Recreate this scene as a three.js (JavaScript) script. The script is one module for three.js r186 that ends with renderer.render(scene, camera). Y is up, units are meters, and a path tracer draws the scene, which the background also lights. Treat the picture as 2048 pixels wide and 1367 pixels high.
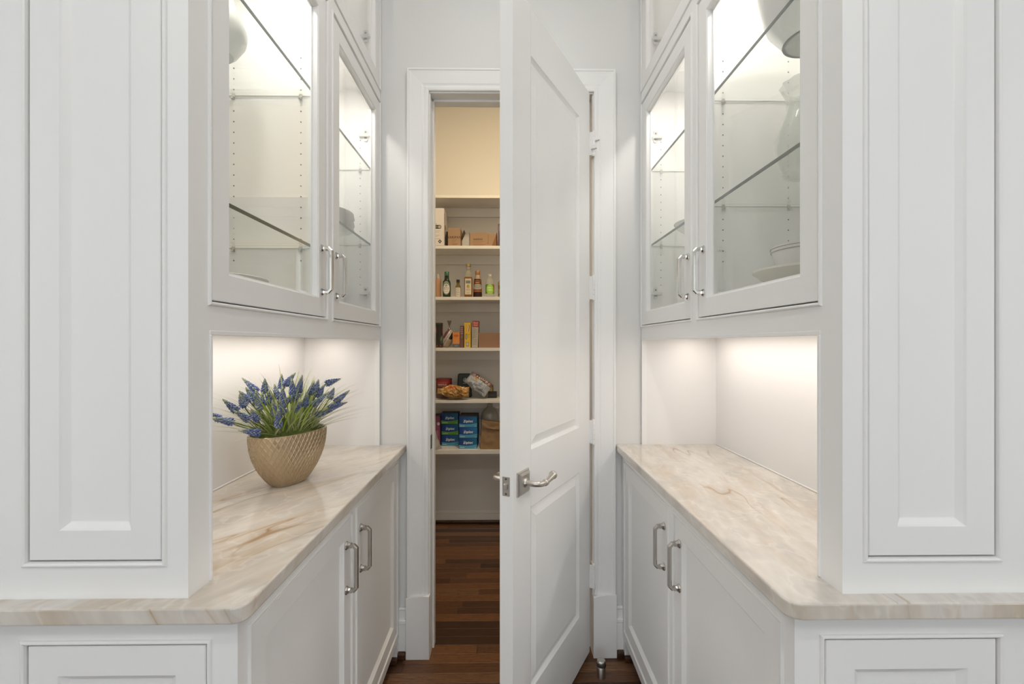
import * as THREE from 'three';
import { mergeGeometries, toCreasedNormals } from 'three/addons/utils/BufferGeometryUtils.js';
import { RoundedBoxGeometry } from 'three/addons/geometries/RoundedBoxGeometry.js';
import { ImprovedNoise } from 'three/addons/math/ImprovedNoise.js';
import { RectAreaLightUniformsLib } from 'three/addons/lights/RectAreaLightUniformsLib.js';

// ---------------------------------------------------------------- camera, sky, exposure, large lights
const scene = new THREE.Scene();
const W = 2048, H = 1367, F = 909, EYE = 1.332, YAW = -0.0121;
const camera = new THREE.PerspectiveCamera(2 * Math.atan(H / 2 / F) * 180 / Math.PI, W / H, 0.05, 60);
camera.position.set(0, EYE, 0);
camera.rotation.y = YAW;
camera.setViewOffset(W, H, 0, -3.5, W, H);
camera.updateProjectionMatrix();
const renderer = new THREE.WebGLRenderer({ antialias: true });
renderer.toneMapping = THREE.LinearToneMapping;
renderer.toneMappingExposure = 1.06;
renderer.shadowMap.enabled = true;
const SKY = 2.75, ROOM_FILL = 180, HALL_LAMP = 68, PANTRY_LAMP = 140, NICHE_STRIP = 24.5, PUCK = 265, PUCK_TOP = 60;
scene.background = new THREE.Color(0.92, 0.97, 1.0).multiplyScalar(SKY);
RectAreaLightUniformsLib.init();

// ---------------------------------------------------------------- helpers
let seed = 7;
const rnd = () => { seed = (seed * 1664525 + 1013904223) >>> 0; return seed / 4294967296; };
const rr = (a, b) => a + (b - a) * rnd();
const CX = 0.02;                                     // the middle of the passage
const V3 = (x, y, z) => new THREE.Vector3(x, y, z);
const base = new Map();                              // where a thing's origin stands
const used = {};
function numbered(name) {
  const n = used[name] = (used[name] ?? -1) + 1;
  return n ? name + '_' + String(n).padStart(3, '0') : name;
}
function shade(o) { o.castShadow = o.receiveShadow = true; return o; }
function tag(o, label, category, group) {
  o.userData.label = label; if (category) o.userData.category = category; if (group) o.userData.group = group; return o;
}
function thing(name, label, category, x = 0, y = 0, z = 0, group) {
  const o = new THREE.Group(); o.name = numbered(name); o.position.set(x, y, z); scene.add(o);
  base.set(o, V3(x, y, z)); return tag(o, label, category, group);
}
function structure(name, label) {
  const o = new THREE.Group(); o.name = numbered(name); scene.add(o); base.set(o, V3(0, 0, 0));
  o.userData.kind = 'structure'; if (label) o.userData.label = label; return o;
}
function part(p, name, geo, mat, label) {            // geometry in the same axes as the thing's origin was given in
  const b = base.get(p); geo.translate(-b.x, -b.y, -b.z);
  const m = shade(new THREE.Mesh(geo, mat)); m.name = name; p.add(m); base.set(m, b);
  if (label) m.userData.label = label; return m;
}
function local(p, name, geo, mat, label) {           // geometry already in the parent's own axes
  const m = shade(new THREE.Mesh(geo, mat)); m.name = name; p.add(m); base.set(m, V3(0, 0, 0));
  if (label) m.userData.label = label; return m;
}
function flat(g) {
  const q = g.index ? g.toNonIndexed() : g;
  if (!q.attributes.uv) q.setAttribute('uv', new THREE.BufferAttribute(new Float32Array(q.attributes.position.count * 2), 2));
  for (const k of Object.keys(q.attributes)) if (!['position', 'normal', 'uv'].includes(k)) q.deleteAttribute(k);
  return q;
}
const join = (...a) => mergeGeometries(a.flat().map(flat), false);
function bx(x0, x1, y0, y1, d0, d1, r = 0) {         // d counts metres ahead of the camera (z = -d)
  const w = Math.abs(x1 - x0), h = y1 - y0, t = d1 - d0;
  const g = r ? new RoundedBoxGeometry(w, h, t, 1, Math.min(r, w / 2.01, h / 2.01, t / 2.01)) : new THREE.BoxGeometry(w, h, t);
  g.clearGroups(); return g.translate((x0 + x1) / 2, (y0 + y1) / 2, -(d0 + d1) / 2);
}
const sb = (s, u0, u1, y0, y1, d0, d1, r) => bx(CX + s * u0, CX + s * u1, y0, y1, d0, d1, r);
function rings(x0, x1, y0, y1, levels, { cap = true, back = false, open = false } = {}) {
  const P = [], rect = ([i, z]) => [[x0 + i, open ? y0 : y0 + i, z], [x1 - i, open ? y0 : y0 + i, z], [x1 - i, y1 - i, z], [x0 + i, y1 - i, z]];
  const quad = (a, b, c, d) => P.push(...a, ...b, ...c, ...a, ...c, ...d);
  for (let k = 0; k + 1 < levels.length; k++) {
    const a = rect(levels[k]), b = rect(levels[k + 1]);
    for (let j = open ? 1 : 0; j < 4; j++) quad(a[j], a[(j + 1) % 4], b[(j + 1) % 4], b[j]);
  }
  if (cap) quad(...rect(levels[levels.length - 1]));
  if (back) { const r = rect(levels[0]); quad(r[0], r[3], r[2], r[1]); }
  const g = new THREE.BufferGeometry();
  g.setAttribute('position', new THREE.Float32BufferAttribute(P, 3));
  g.setAttribute('uv', new THREE.Float32BufferAttribute(new Float32Array(P.length / 3 * 2), 2));
  g.computeVertexNormals(); return g;
}
function aisleMatrix(s, u, y = 0, d = 0) {           // local z points into the aisle
  return new THREE.Matrix4().makeBasis(V3(0, 0, s), V3(0, 1, 0), V3(-s, 0, 0)).setPosition(CX + s * u, y, -d);
}
const aisle = (s, u, d0, d1, y0, y1, levels, o) => rings(s > 0 ? -d1 : d0, s > 0 ? -d0 : d1, y0, y1, levels, o).applyMatrix4(aisleMatrix(s, u));
const facing = (d, x0, x1, y0, y1, levels, o) => rings(Math.min(x0, x1), Math.max(x0, x1), y0, y1, levels, o).translate(0, 0, -d);
const sfacing = (s, d, u0, u1, y0, y1, levels, o) => facing(d, CX + s * u0, CX + s * u1, y0, y1, levels, o);
const turned = (pts, n = 32) => new THREE.LatheGeometry(pts.map(([r, y]) => new THREE.Vector2(Math.max(r, 1e-4), y)), n);
const lathe = (pts, n = 32) => toCreasedNormals(turned(pts, n), 0.75);
function sweep(points, radius, n = 24, m = 10) {     // a tube whose thickness varies along its path
  const c = new THREE.CatmullRomCurve3(points.map((p) => V3(...p)), false, 'centripetal'), fr = c.computeFrenetFrames(n, false);
  const pos = [], idx = [];
  for (let i = 0; i <= n; i++) {
    const p = c.getPointAt(i / n), r = radius(i / n);
    for (let j = 0; j <= m; j++) { const a = j / m * 2 * Math.PI, q = p.clone().addScaledVector(fr.normals[i], r * Math.cos(a)).addScaledVector(fr.binormals[i], r * Math.sin(a)); pos.push(q.x, q.y, q.z); }
  }
  for (let i = 0; i < n; i++) for (let j = 0; j < m; j++) { const a = i * (m + 1) + j, b = a + m + 1; idx.push(a, a + 1, b, b, a + 1, b + 1); }
  const g = new THREE.BufferGeometry(); g.setAttribute('position', new THREE.Float32BufferAttribute(pos, 3)); g.setIndex(idx); g.computeVertexNormals();
  const q = flat(g); return q;
}
function metreUV(g, ox = 0, oy = 0, turn = 0, k = 1, ky = k) { // box projection, in metres times k
  const q = flat(g), p = q.attributes.position, n = q.attributes.normal, uv = q.attributes.uv, c = Math.cos(turn), s = Math.sin(turn);
  for (let i = 0; i < p.count; i++) {
    const ax = Math.abs(n.getX(i)), ay = Math.abs(n.getY(i)), az = Math.abs(n.getZ(i));
    const [a, b] = ay >= ax && ay >= az ? [p.getX(i), -p.getZ(i)] : ax > az ? [p.getX(i) + p.getY(i), -p.getZ(i)] : [p.getX(i), -p.getZ(i) - p.getY(i)];
    uv.setXY(i, (a * c - b * s) * k + ox, (a * s + b * c) * ky + oy);
  }
  return q;
}
const noise = new ImprovedNoise();
const fbm = (x, y, z, o = 4) => { let v = 0, a = 0.5, f = 1; for (let i = 0; i < o; i++) { v += a * noise.noise(x * f, y * f, z + i * 7.3); a *= 0.5; f *= 2.03; } return v; };
const mix = (a, b, t) => a + (b - a) * t, clamp = (x) => Math.min(1, Math.max(0, x));
const mix3 = (a, b, t) => [mix(a[0], b[0], t), mix(a[1], b[1], t), mix(a[2], b[2], t)];
function dataTexture(w, h, fn, srgb = true) {
  const d = new Uint8Array(w * h * 4);
  for (let y = 0; y < h; y++) for (let x = 0; x < w; x++) { const c = fn(x, y), o = (y * w + x) * 4; d[o] = clamp(c[0] / 255) * 255; d[o + 1] = clamp(c[1] / 255) * 255; d[o + 2] = clamp(c[2] / 255) * 255; d[o + 3] = 255; }
  const t = new THREE.DataTexture(d, w, h); t.wrapS = t.wrapT = THREE.RepeatWrapping; t.magFilter = THREE.LinearFilter; t.minFilter = THREE.LinearMipmapLinearFilter; t.generateMipmaps = true;
  if (srgb) t.colorSpace = THREE.SRGBColorSpace; t.needsUpdate = true; return t;
}
function print(w, h, draw) {                         // flat print on packaging
  const c = document.createElement('canvas'); c.width = w; c.height = h; draw(c.getContext('2d'), w, h);
  const t = new THREE.CanvasTexture(c); t.colorSpace = THREE.SRGBColorSpace; t.needsUpdate = true; return t;
}

// ---------------------------------------------------------------- materials
const std = (color, roughness = 0.5, more = {}) => new THREE.MeshPhysicalMaterial({ color: new THREE.Color(color), roughness, ...more });
const lin = (r, g, b, roughness, more = {}) => new THREE.MeshPhysicalMaterial({ color: new THREE.Color().setRGB(r, g, b), roughness, ...more });
const M = {
  paint: lin(0.885, 0.88, 0.87, 0.38),
  inside: lin(0.88, 0.868, 0.845, 0.45),
  niche: lin(0.86, 0.845, 0.83, 0.5),
  wall: lin(0.78, 0.778, 0.77, 0.85),
  pantryWall: lin(0.77, 0.75, 0.71, 0.85),
  ceiling: lin(0.82, 0.82, 0.81, 0.9),
  trim: lin(0.905, 0.905, 0.90, 0.35),
  shelf: lin(0.84, 0.82, 0.78, 0.45),
  polished: lin(0.80, 0.79, 0.77, 0.10, { metalness: 1 }),
  nickel: lin(0.56, 0.54, 0.51, 0.24, { metalness: 1 }),
  satin: lin(0.58, 0.55, 0.51, 0.30, { metalness: 1 }),
  darkMetal: lin(0.12, 0.11, 0.10, 0.5, { metalness: 0.6 }),
  rubber: lin(0.03, 0.03, 0.03, 0.7),
  hole: lin(0.08, 0.07, 0.055, 0.9),
  pane: new THREE.MeshPhysicalMaterial({ color: new THREE.Color(0.985, 0.988, 0.985), roughness: 0.0, transmission: 1, thickness: 0, ior: 1.5 }),
  shelfGlass: new THREE.MeshPhysicalMaterial({ color: new THREE.Color(0.972, 0.983, 0.97), roughness: 0.0, transmission: 1, thickness: 0, ior: 1.5 }),
  paleEdge: lin(0.34, 0.36, 0.32, 0.3),
  glassEdge: lin(0.06, 0.085, 0.062, 0.45),
  clearGlass: new THREE.MeshPhysicalMaterial({ color: new THREE.Color(0.94, 0.95, 0.93), roughness: 0.04, transmission: 0.84, thickness: 0, ior: 1.5 }),
  china: lin(0.74, 0.735, 0.71, 0.18),
  greyChina: lin(0.52, 0.52, 0.49, 0.3),
  cream: lin(0.72, 0.69, 0.60, 0.25),
  brownLine: lin(0.25, 0.20, 0.15, 0.5),
  lampWhite: new THREE.MeshStandardMaterial({ color: 0xffffff, roughness: 0.6, emissive: new THREE.Color(1, 0.93, 0.82), emissiveIntensity: 3 }),
  stripWarm: new THREE.MeshStandardMaterial({ color: 0xffffff, roughness: 0.6, emissive: new THREE.Color(1, 0.86, 0.7), emissiveIntensity: 3 }),
};
// quartzite: cream ground, tan streaks and thin rust veins along one direction
const stoneMap = dataTexture(2048, 1024, (x, y) => {
  const u = x / 2048 * 2.5, v = y / 1024 * 1.25;    // metres; the streaks run along u
  const b = v + fbm(u * 1.3, v * 2.0, 3.1, 4) * 0.11 + fbm(u * 5, v * 7, 6.6, 3) * 0.018, a = u;
  const cloud = fbm(a * 1.6, b * 4.5, 1.7, 5), streak = fbm(a * 1.5, b * 15, 5.2, 5), fine = fbm(u * 16, v * 55, 8.8, 3), mott = fbm(u * 9, v * 12, 17.7, 4);
  let c = mix3([221, 216, 209], [207, 197, 184], clamp(0.45 + cloud * 1.7));
  c = mix3(c, [197, 177, 151], clamp((streak - 0.07) * 2.6) * 0.6);
  c = mix3(c, [231, 227, 220], clamp((-streak - 0.08) * 2.6) * 0.55);
  c = mix3(c, [184, 180, 175], clamp((mott + cloud * 0.6 - 0.06) * 3.4) * 0.55);
  c = mix3(c, [234, 231, 226], clamp(1 - Math.abs(fbm(u * 6, v * 8, 71.2, 4)) * 26) * 0.35);
  const vein = Math.abs(fbm(a * 0.7, b * 5.2, 21.5, 4)), gate = clamp(fbm(u * 2.2, v * 3.2, 30.1, 3) * 3 + 0.1);
  c = mix3(c, [158, 124, 88], (clamp(1 - vein * 110) * 0.6 + clamp(1 - vein * 22) * 0.28) * gate);
  const vein2 = Math.abs(fbm(a * 0.9, b * 9.5, 44.5, 4)), gate2 = clamp(fbm(u * 2.0, v * 4, 61.3, 3) * 3);
  c = mix3(c, [170, 140, 106], clamp(1 - vein2 * 90) * 0.45 * gate2);
  return [c[0] + fine * 14 + mott * 10, c[1] + fine * 14 + mott * 10, c[2] + fine * 13 + mott * 10];
});
M.stone = new THREE.MeshPhysicalMaterial({ map: stoneMap, roughness: 0.13, ior: 1.5 });
// stained oak: four grain rows side by side, each one strip wide
const woodMap = dataTexture(1024, 256, (x, y) => {
  const row = Math.floor(y / 64), u = x / 1024 * 1.2, v = (y % 64) / 64 * 0.057, o = row * 11.3 + 2;
  const warp = fbm(u * 3, v * 20, o, 3) * 0.02;
  const rings_ = Math.sin((v + warp + row * 0.3) * 900 + fbm(u * 1.5, v * 60, o + 4, 3) * 9);
  const grain = fbm(u * 14, v * 420, o + 9, 3), pore = fbm(u * 40, v * 900, o + 15, 2);
  let c = mix3([142, 103, 71], [94, 65, 42], clamp(0.5 + 0.28 * rings_ + grain * 0.9));
  c = mix3(c, [48, 31, 19], clamp((pore - 0.12) * 3.5) * 0.7);
  return c;
});
const woodTint = ['#ffffff', '#d8cdc4', '#b9aea8', '#fff0dc', '#9c9290'].map((c) => std(c, 0.36, { map: woodMap, bumpMap: woodMap, bumpScale: 0.0004 }));
M.darkWood = std('#a89a90', 0.4, { map: woodMap });

// ---------------------------------------------------------------- large structure
const CEIL = 3.15, DOOR_D = 1.945, WALL_T = 0.115, PANTRY_D = 3.40, FRONT_D = 0.775;
const JL = -0.325, JR = 0.368, HEAD = 2.402;
{ // floor: a slab, with the strips that can be told apart laid on it
  const f = structure('floor', 'dark stained oak strip floor');
  part(f, 'subfloor', join(bx(-3.2, 3.2, -0.12, -0.014, -4.8, 3.6)), M.darkWood);
  part(f, 'room_boards', metreUV(bx(-3.1, 3.1, -0.014, 0, -4.7, 1.5), 0, 0, 0, 1 / 1.2), M.darkWood);
  const variants = [];
  for (const len of [0.45, 0.62, 0.8, 1.0]) for (let k = 0; k < 3; k++) {
    const g = rings(0, len, 0, 0.057, [[0, -0.014], [0, -0.0008], [0.0008, 0]]);
    const uv = g.attributes.uv, p = g.attributes.position, row = Math.floor(rnd() * 4), ox = rnd();
    for (let i = 0; i < p.count; i++) uv.setXY(i, p.getX(i) / 1.2 + ox, (row + 0.04 + 0.92 * clamp(p.getY(i) / 0.057)) / 4);
    g.rotateX(-Math.PI / 2); variants.push([len, g]);
  }
  const pick = [0, 3, 1, 0, 2, 1, 3, 2, 4, 1, 0, 3, 2, 1, 1, 4];
  for (let r = 0; r < 34; r++) {
    let x = -0.95 + rr(-0.35, 0); const z = -1.5 - r * 0.0573;
    while (x < 0.75) {
      const [len, g] = variants[Math.floor(rnd() * variants.length)];
      if (x + len > -0.62 && -z < PANTRY_D - 0.0) {
        const m = local(f, 'plank', g, woodTint[pick[Math.floor(rnd() * 16)]]); m.position.set(x, rr(-0.0004, 0.0002), z);
      }
      x += len + 0.0006;
    }
  }
}
{ // wall with the pantry doorway
  const w = structure('wall_back', 'painted wall with the pantry doorway');
  part(w, 'wall_panel', join(bx(-1.1, JL - 0.02, 0, CEIL, DOOR_D, DOOR_D + WALL_T), bx(JR + 0.02, 1.2, 0, CEIL, DOOR_D, DOOR_D + WALL_T), bx(JL - 0.02, JR + 0.02, HEAD + 0.02, CEIL, DOOR_D, DOOR_D + WALL_T)), M.wall);
  for (const s of [-1, 1]) {
    const wl = structure(s < 0 ? 'wall_left' : 'wall_right');
    part(wl, 'wall_panel', sb(s, 0.888, 0.965, 0, CEIL, 0.80, DOOR_D), M.wall);
    part(structure(s < 0 ? 'wall_front_left' : 'wall_front_right'), 'wall_panel', sb(s, 0.965, 3.1, 0, CEIL, 0.80, 0.92), M.wall);
    part(structure(s < 0 ? 'wall_pantry_left' : 'wall_pantry_right'), 'wall_panel', s < 0 ? bx(-1.06, -0.95, 0, CEIL, DOOR_D + WALL_T, 3.52) : bx(1.05, 1.16, 0, CEIL, DOOR_D + WALL_T, 3.52), M.pantryWall);
  }
  part(structure('wall_pantry_back', 'back wall of the pantry'), 'wall_panel', bx(-0.95, 1.05, 0, CEIL, PANTRY_D, 3.52), M.pantryWall);
  part(structure('ceiling'), 'ceiling_panel', bx(-3.2, 3.2, CEIL, CEIL + 0.12, -4.8, 3.6), M.ceiling);
  // the room behind the camera: three walls with tall windows, those in the side walls added for light
  const y0 = 0.12, y1 = 2.85;
  let wn = 0;
  const windowWall = (name, place, a0, a1, holes) => { // place(a0, a1, y0, y1, t0, t1): along the wall, up, through its thickness
    const w2 = structure(name), es = [a0, ...holes.flat(), a1], solid = [place(a0, a1, 0, y0, 0, 0.12), place(a0, a1, y1, CEIL, 0, 0.12)];
    for (let k = 0; k < es.length; k += 2) solid.push(place(es[k], es[k + 1], y0, y1, 0, 0.12));
    part(w2, 'wall_panel', join(solid), M.wall);
    for (const [a, b] of holes) {
      const g = structure('window_' + ++wn), m = (a + b) / 2;
      part(g, 'window_frame', join(place(a, a + 0.06, y0, y1, 0, 0.1), place(b - 0.06, b, y0, y1, 0, 0.1), place(a, b, y0, y0 + 0.06, 0, 0.1), place(a, b, y1 - 0.06, y1, 0, 0.1), place(m - 0.02, m + 0.02, y0, y1, 0.05, 0.08), place(a, b, 1.6, 1.64, 0.05, 0.08)), M.trim);
      part(g, 'window_pane', place(a + 0.05, b - 0.05, y0 + 0.05, y1 - 0.05, 0.06, 0.064), M.pane);
    }
  };
  windowWall('wall_room_rear', (a, b, p, q, t, u) => bx(a, b, p, q, -4.6 - u, -4.6 - t), -3.1, 3.1, [[-2.3, -1.0], [-0.65, 0.65], [1.0, 2.3]]);
  windowWall('wall_room_left', (a, b, p, q, t, u) => bx(-3.0 - u, -3.0 - t, p, q, a, b), -4.6, 0.80, [[-1.65, -0.75]]);  // unseen side window, added to throw light across onto the aisle faces
  windowWall('wall_room_right', (a, b, p, q, t, u) => bx(3.0 + t, 3.0 + u, p, q, a, b), -4.6, 0.80, [[-1.65, -0.75]]);  // opposite side window, likewise added to light the aisle
}
{ // door lining, stops, casing on plinth blocks
  const t = structure('trim_1', 'white door casing on plinth blocks round the pantry doorway');
  part(t, 'jamb', join(bx(JL - 0.02, JL, 0, HEAD, DOOR_D, DOOR_D + WALL_T, 0.002), bx(JR, JR + 0.02, 0, HEAD, DOOR_D, DOOR_D + WALL_T, 0.002), bx(JL - 0.02, JR + 0.02, HEAD, HEAD + 0.02, DOOR_D, DOOR_D + WALL_T)), M.trim);
  part(t, 'door_stop_strip', join(bx(JL, JL + 0.008, 0, HEAD, DOOR_D + 0.05, DOOR_D + 0.09, 0.002), bx(JR - 0.008, JR, 0, HEAD, DOOR_D + 0.05, DOOR_D + 0.09, 0.002), bx(JL, JR, HEAD - 0.01, HEAD, DOOR_D + 0.05, DOOR_D + 0.09, 0.002)), M.trim);
  const cas = [[0, 0], [0, 0.018], [0.002, 0.0205], [0.008, 0.0205], [0.0105, 0.018], [0.02, 0.0165], [0.062, 0.013], [0.068, 0.0105], [0.074, 0.010], [0.078, 0.0125], [0.087, 0.0125], [0.0915, 0.0105], [0.092, 0]];
  part(t, 'casing', facing(DOOR_D, JL - 0.097, JR + 0.097, 0.262, HEAD + 0.097, cas, { cap: false, open: true }), M.trim);
  for (const [a, b] of [[JL - 0.100, JL - 0.001], [JR + 0.001, JR + 0.100]]) {
    const sh = new THREE.Shape(); sh.moveTo(a, 0); sh.lineTo(b, 0); sh.lineTo(b, 0.266);
    sh.quadraticCurveTo((a + b) / 2, 0.272, a, 0.258); sh.lineTo(a, 0);
    part(t, 'plinth_block', new THREE.ExtrudeGeometry(sh, { depth: 0.024, bevelEnabled: true, bevelSize: 0.0015, bevelThickness: 0.0015, bevelOffset: -0.0015, bevelSegments: 1 }).translate(0, 0, -DOOR_D), M.trim);
  }
  part(t, 'strike_plate', bx(JL, JL + 0.0015, 0.88, 0.94, DOOR_D + 0.004, DOOR_D + 0.034), M.darkMetal, 'dark metal strike plate');
  const bb = structure('baseboard_back', 'white moulded baseboard with dark wood shoe beside the doorway');
  for (const [a, b] of [[JL - 0.18, JL - 0.1], [JR + 0.1, JR + 0.18]]) {
    part(bb, 'board', join(bx(a, b, 0.018, 0.145, DOOR_D - 0.014, DOOR_D), bx(a, b, 0.145, 0.165, DOOR_D - 0.02, DOOR_D, 0.006), bx(a, b, 0.165, 0.2, DOOR_D - 0.011, DOOR_D), bx(a, b, 0.2, 0.212, DOOR_D - 0.015, DOOR_D, 0.005)), M.trim);
    part(bb, 'shoe_moulding', metreUV(bx(a, b, 0, 0.03, DOOR_D - 0.032, DOOR_D, 0.008), 0, 0, 0, 0.8), M.darkWood, 'dark stained shoe moulding');
  }
  const pb = structure('baseboard_pantry', 'painted baseboard along the pantry back wall');
  part(pb, 'board', join(bx(-0.95, 1.05, 0.018, 0.068, PANTRY_D - 0.014, PANTRY_D), bx(-0.95, 1.05, 0.068, 0.086, PANTRY_D - 0.009, PANTRY_D, 0.004)), M.shelf);
  part(pb, 'shoe_moulding', metreUV(bx(-0.95, 1.05, 0, 0.022, PANTRY_D - 0.032, PANTRY_D, 0.008), 0, 0, 0, 0.8), M.darkWood);
}

// ---------------------------------------------------------------- pantry door, standing open
{
  const dr = new THREE.Group(); dr.name = 'door_1'; scene.add(dr);
  dr.position.set(0.370, 0, -1.930); dr.rotation.y = 60.7 * Math.PI / 180;
  dr.userData.kind = 'structure'; dr.userData.label = 'tall white two-panel pantry door standing open towards the passage';
  const X0 = -0.692, X1 = -0.005, Y0 = 0.02, Y1 = 2.399, ZF = -0.015, ZB = -0.0595;
  const box = (x0, x1, y0, y1, r) => bx(x0, x1, y0, y1, -ZF, -ZB, r);
  const sL = X0 + 0.121, sR = X1 - 0.127, py = [[0.234, 0.816], [0.996, 2.245]];
  local(dr, 'door_leaf', join(box(X0, sL, Y0, Y1, 0.0015), box(sR, X1, Y0, Y1, 0.0015), box(sL, sR, Y0, py[0][0]), box(sL, sR, py[0][1], py[1][0]), box(sL, sR, py[1][1], Y1)), M.trim);
  const prof = [[0, 0], [0.003, -0.005], [0.008, -0.0105], [0.011, -0.0112], [0.040, -0.0025], [0.041, -0.002]];
  for (const [a, b] of py) {
    const g = rings(sL, sR, a, b, prof).translate(0, 0, ZF), h = rings(-sR, -sL, a, b, prof).rotateY(Math.PI).translate(0, 0, ZB);
    local(dr, 'door_panel', join(g, h), M.trim);
  }
  const hy = 0.91, hx = X0 + 0.06;
  for (const k of [1, -1]) {                          // lever on each face
    const z = k > 0 ? ZF : ZB, m = new THREE.Matrix4().makeScale(1, 1, k).setPosition(hx, hy, z);
    const fix = (g) => { g = flat(g).applyMatrix4(m); if (k < 0) { const p = g.attributes.position, n = g.attributes.normal; for (let i = 0; i < p.count; i += 3) for (const at of [p, n, g.attributes.uv]) { const q = at.itemSize; for (let j = 0; j < q; j++) { const t = at.array[(i + 1) * q + j]; at.array[(i + 1) * q + j] = at.array[(i + 2) * q + j]; at.array[(i + 2) * q + j] = t; } } } return g; };
    const ros = local(dr, 'rosette', fix(rings(-0.036, 0.036, -0.036, 0.036, [[0, 0], [0, 0.005], [0.002, 0.007], [0.005, 0.007], [0.006, 0.010], [0.008, 0.0125], [0.011, 0.0135]])), M.satin, 'satin nickel square rosette');
    const rad = (t) => t < 0.04 ? 0.0115 : t < 0.5 ? 0.0095 - 0.002 * t : t < 0.54 ? 0.0105 : t < 0.56 ? 0.0105 : t < 0.94 ? 0.0068 + (t - 0.56) * 0.012 : t < 0.985 ? 0.0135 : 0.001;
    const lev = join(sweep([[0, 0, 0.010], [0, 0, 0.03], [0.002, 0, 0.045], [0.014, -0.001, 0.057], [0.04, -0.003, 0.060], [0.075, -0.001, 0.058], [0.112, 0.004, 0.056]], rad, 90, 14), new THREE.CylinderGeometry(0.013, 0.015, 0.006, 20).rotateX(Math.PI / 2).translate(0, 0, 0.016));
    local(ros, 'lever', fix(lev), M.satin);
  }
  const zc = (ZF + ZB) / 2;
  const lp = local(dr, 'latch_plate', bx(X0 - 0.0012, X0, hy - 0.0285, hy + 0.0285, -zc - 0.0125, -zc + 0.0125, 0.0005), M.satin, 'satin nickel latch plate');
  local(lp, 'latch_bolt', bx(X0 - 0.009, X0, hy - 0.009, hy + 0.009, -zc - 0.005, -zc + 0.006, 0.002), M.satin);
  for (const y of [-0.022, 0.022]) local(lp, 'screw', new THREE.CylinderGeometry(0.0032, 0.0032, 0.0012, 12).rotateZ(Math.PI / 2).translate(X0 - 0.0014, hy + y, zc), M.darkMetal);
  [2.183, 1.570, 0.957, 0.342].forEach((y, i) => {
    const seg = [];
    for (let k = 0; k < 5; k++) seg.push(new THREE.CylinderGeometry(0.0068, 0.0068, 0.0186, 14).translate(0, y - 0.0392 + k * 0.0196, 0));
    seg.push(new THREE.CylinderGeometry(0.005, 0.0062, 0.004, 14).translate(0, y + 0.051, 0), new THREE.CylinderGeometry(0.0062, 0.005, 0.004, 14).translate(0, y - 0.051, 0));
    const hg = local(dr, 'hinge', join(seg), M.trim, 'white painted butt hinge');
    const leaf = local(hg, 'hinge_leaf', bx(-0.004, -0.0015, y - 0.049, y + 0.049, -0.005, 0.040).translate(0, 0, 0), M.trim);
    leaf.rotation.y = -dr.rotation.y;
    local(hg, 'hinge_leaf', bx(-0.0055, -0.003, y - 0.049, y + 0.049, 0.0, 0.05), M.trim);
    if (i === 0) {
      const st = local(hg, 'pin_stop', join(new THREE.CylinderGeometry(0.003, 0.003, 0.026, 10).rotateX(Math.PI / 2).translate(0.004, y + 0.012, 0.012), new THREE.CylinderGeometry(0.003, 0.003, 0.024, 10).rotateX(Math.PI / 2).translate(-0.012, y - 0.028, 0.006)), M.nickel);
      st.userData.label = 'small hinge-pin door stop';
    }
  });
}

// ---------------------------------------------------------------- cabinets
const pullGeo = (() => {                              // cabinet pull: chamfered bar on two flared feet, standing along y
  const h = 0.0635, t = 0.0048, zb = 0.034, c = 0.010, o = new THREE.Shape();
  o.moveTo(-h - t, 0.004); o.lineTo(-h - t, zb - c); o.lineTo(-h - t + c, zb); o.lineTo(h + t - c, zb); o.lineTo(h + t, zb - c); o.lineTo(h + t, 0.004);
  o.lineTo(h - t, 0.004); o.lineTo(h - t, zb - c - t); o.lineTo(h - t - c * 0.55, zb - 2 * t); o.lineTo(-h + t + c * 0.55, zb - 2 * t); o.lineTo(-h + t, zb - c - t); o.lineTo(-h + t, 0.004);
  const bar = new THREE.ExtrudeGeometry(o, { depth: 0.0098, bevelEnabled: true, bevelSize: 0.0022, bevelThickness: 0.0022, bevelOffset: -0.0022, bevelSegments: 1 });
  bar.translate(0, 0, -0.0049).applyMatrix4(new THREE.Matrix4().makeBasis(V3(0, 1, 0), V3(0, 0, 1), V3(1, 0, 0)));
  const foot = (y) => lathe([[0, 0], [0.0125, 0], [0.0125, 0.002], [0.0105, 0.004], [0.0085, 0.008], [0.0072, 0.013], [0.008, 0.0135], [0.008, 0.016], [0, 0.016]], 8).rotateY(Math.PI / 8).rotateX(Math.PI / 2).translate(0, y, 0);
  const g = join(bar, foot(h), foot(-h)); g.computeVertexNormals(); return g;
})();
function pull(parent, s, u, y, d, mat) {
  const m = local(parent, 'handle', pullGeo, mat), b = base.get(parent);
  m.applyMatrix4(aisleMatrix(s, u, y, d)); m.position.sub(b); return m;
}
const BEAD = [[-0.0005, 0], [0.0005, 0.003], [0.0025, 0.0045], [0.0045, 0.0045], [0.0065, 0.003], [0.0075, -0.001], [0.0075, -0.02]];
const DOOR = [[0, -0.02], [0, -0.0015], [0.0015, 0], [0.050, 0], [0.0512, -0.0015], [0.0525, -0.003], [0.059, -0.008], [0.061, -0.0095], [0.0625, -0.010]];
const GLASS = [[0.0, -0.02], [0, -0.0015], [0.0015, 0], [0.052, 0], [0.0535, -0.0015], [0.056, -0.0025], [0.058, -0.0165], [0.062, -0.0165], [0.062, -0.02], [0, -0.02]];
const FLATBACK = { cap: true, back: true }, HOLLOW = { cap: false };
const GAP = 0.0028, BW = 0.0078;                      // door gap, bead width
const mid = (s) => (s < 0 ? 'left' : 'right');
const TOP = 0.902;
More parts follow.
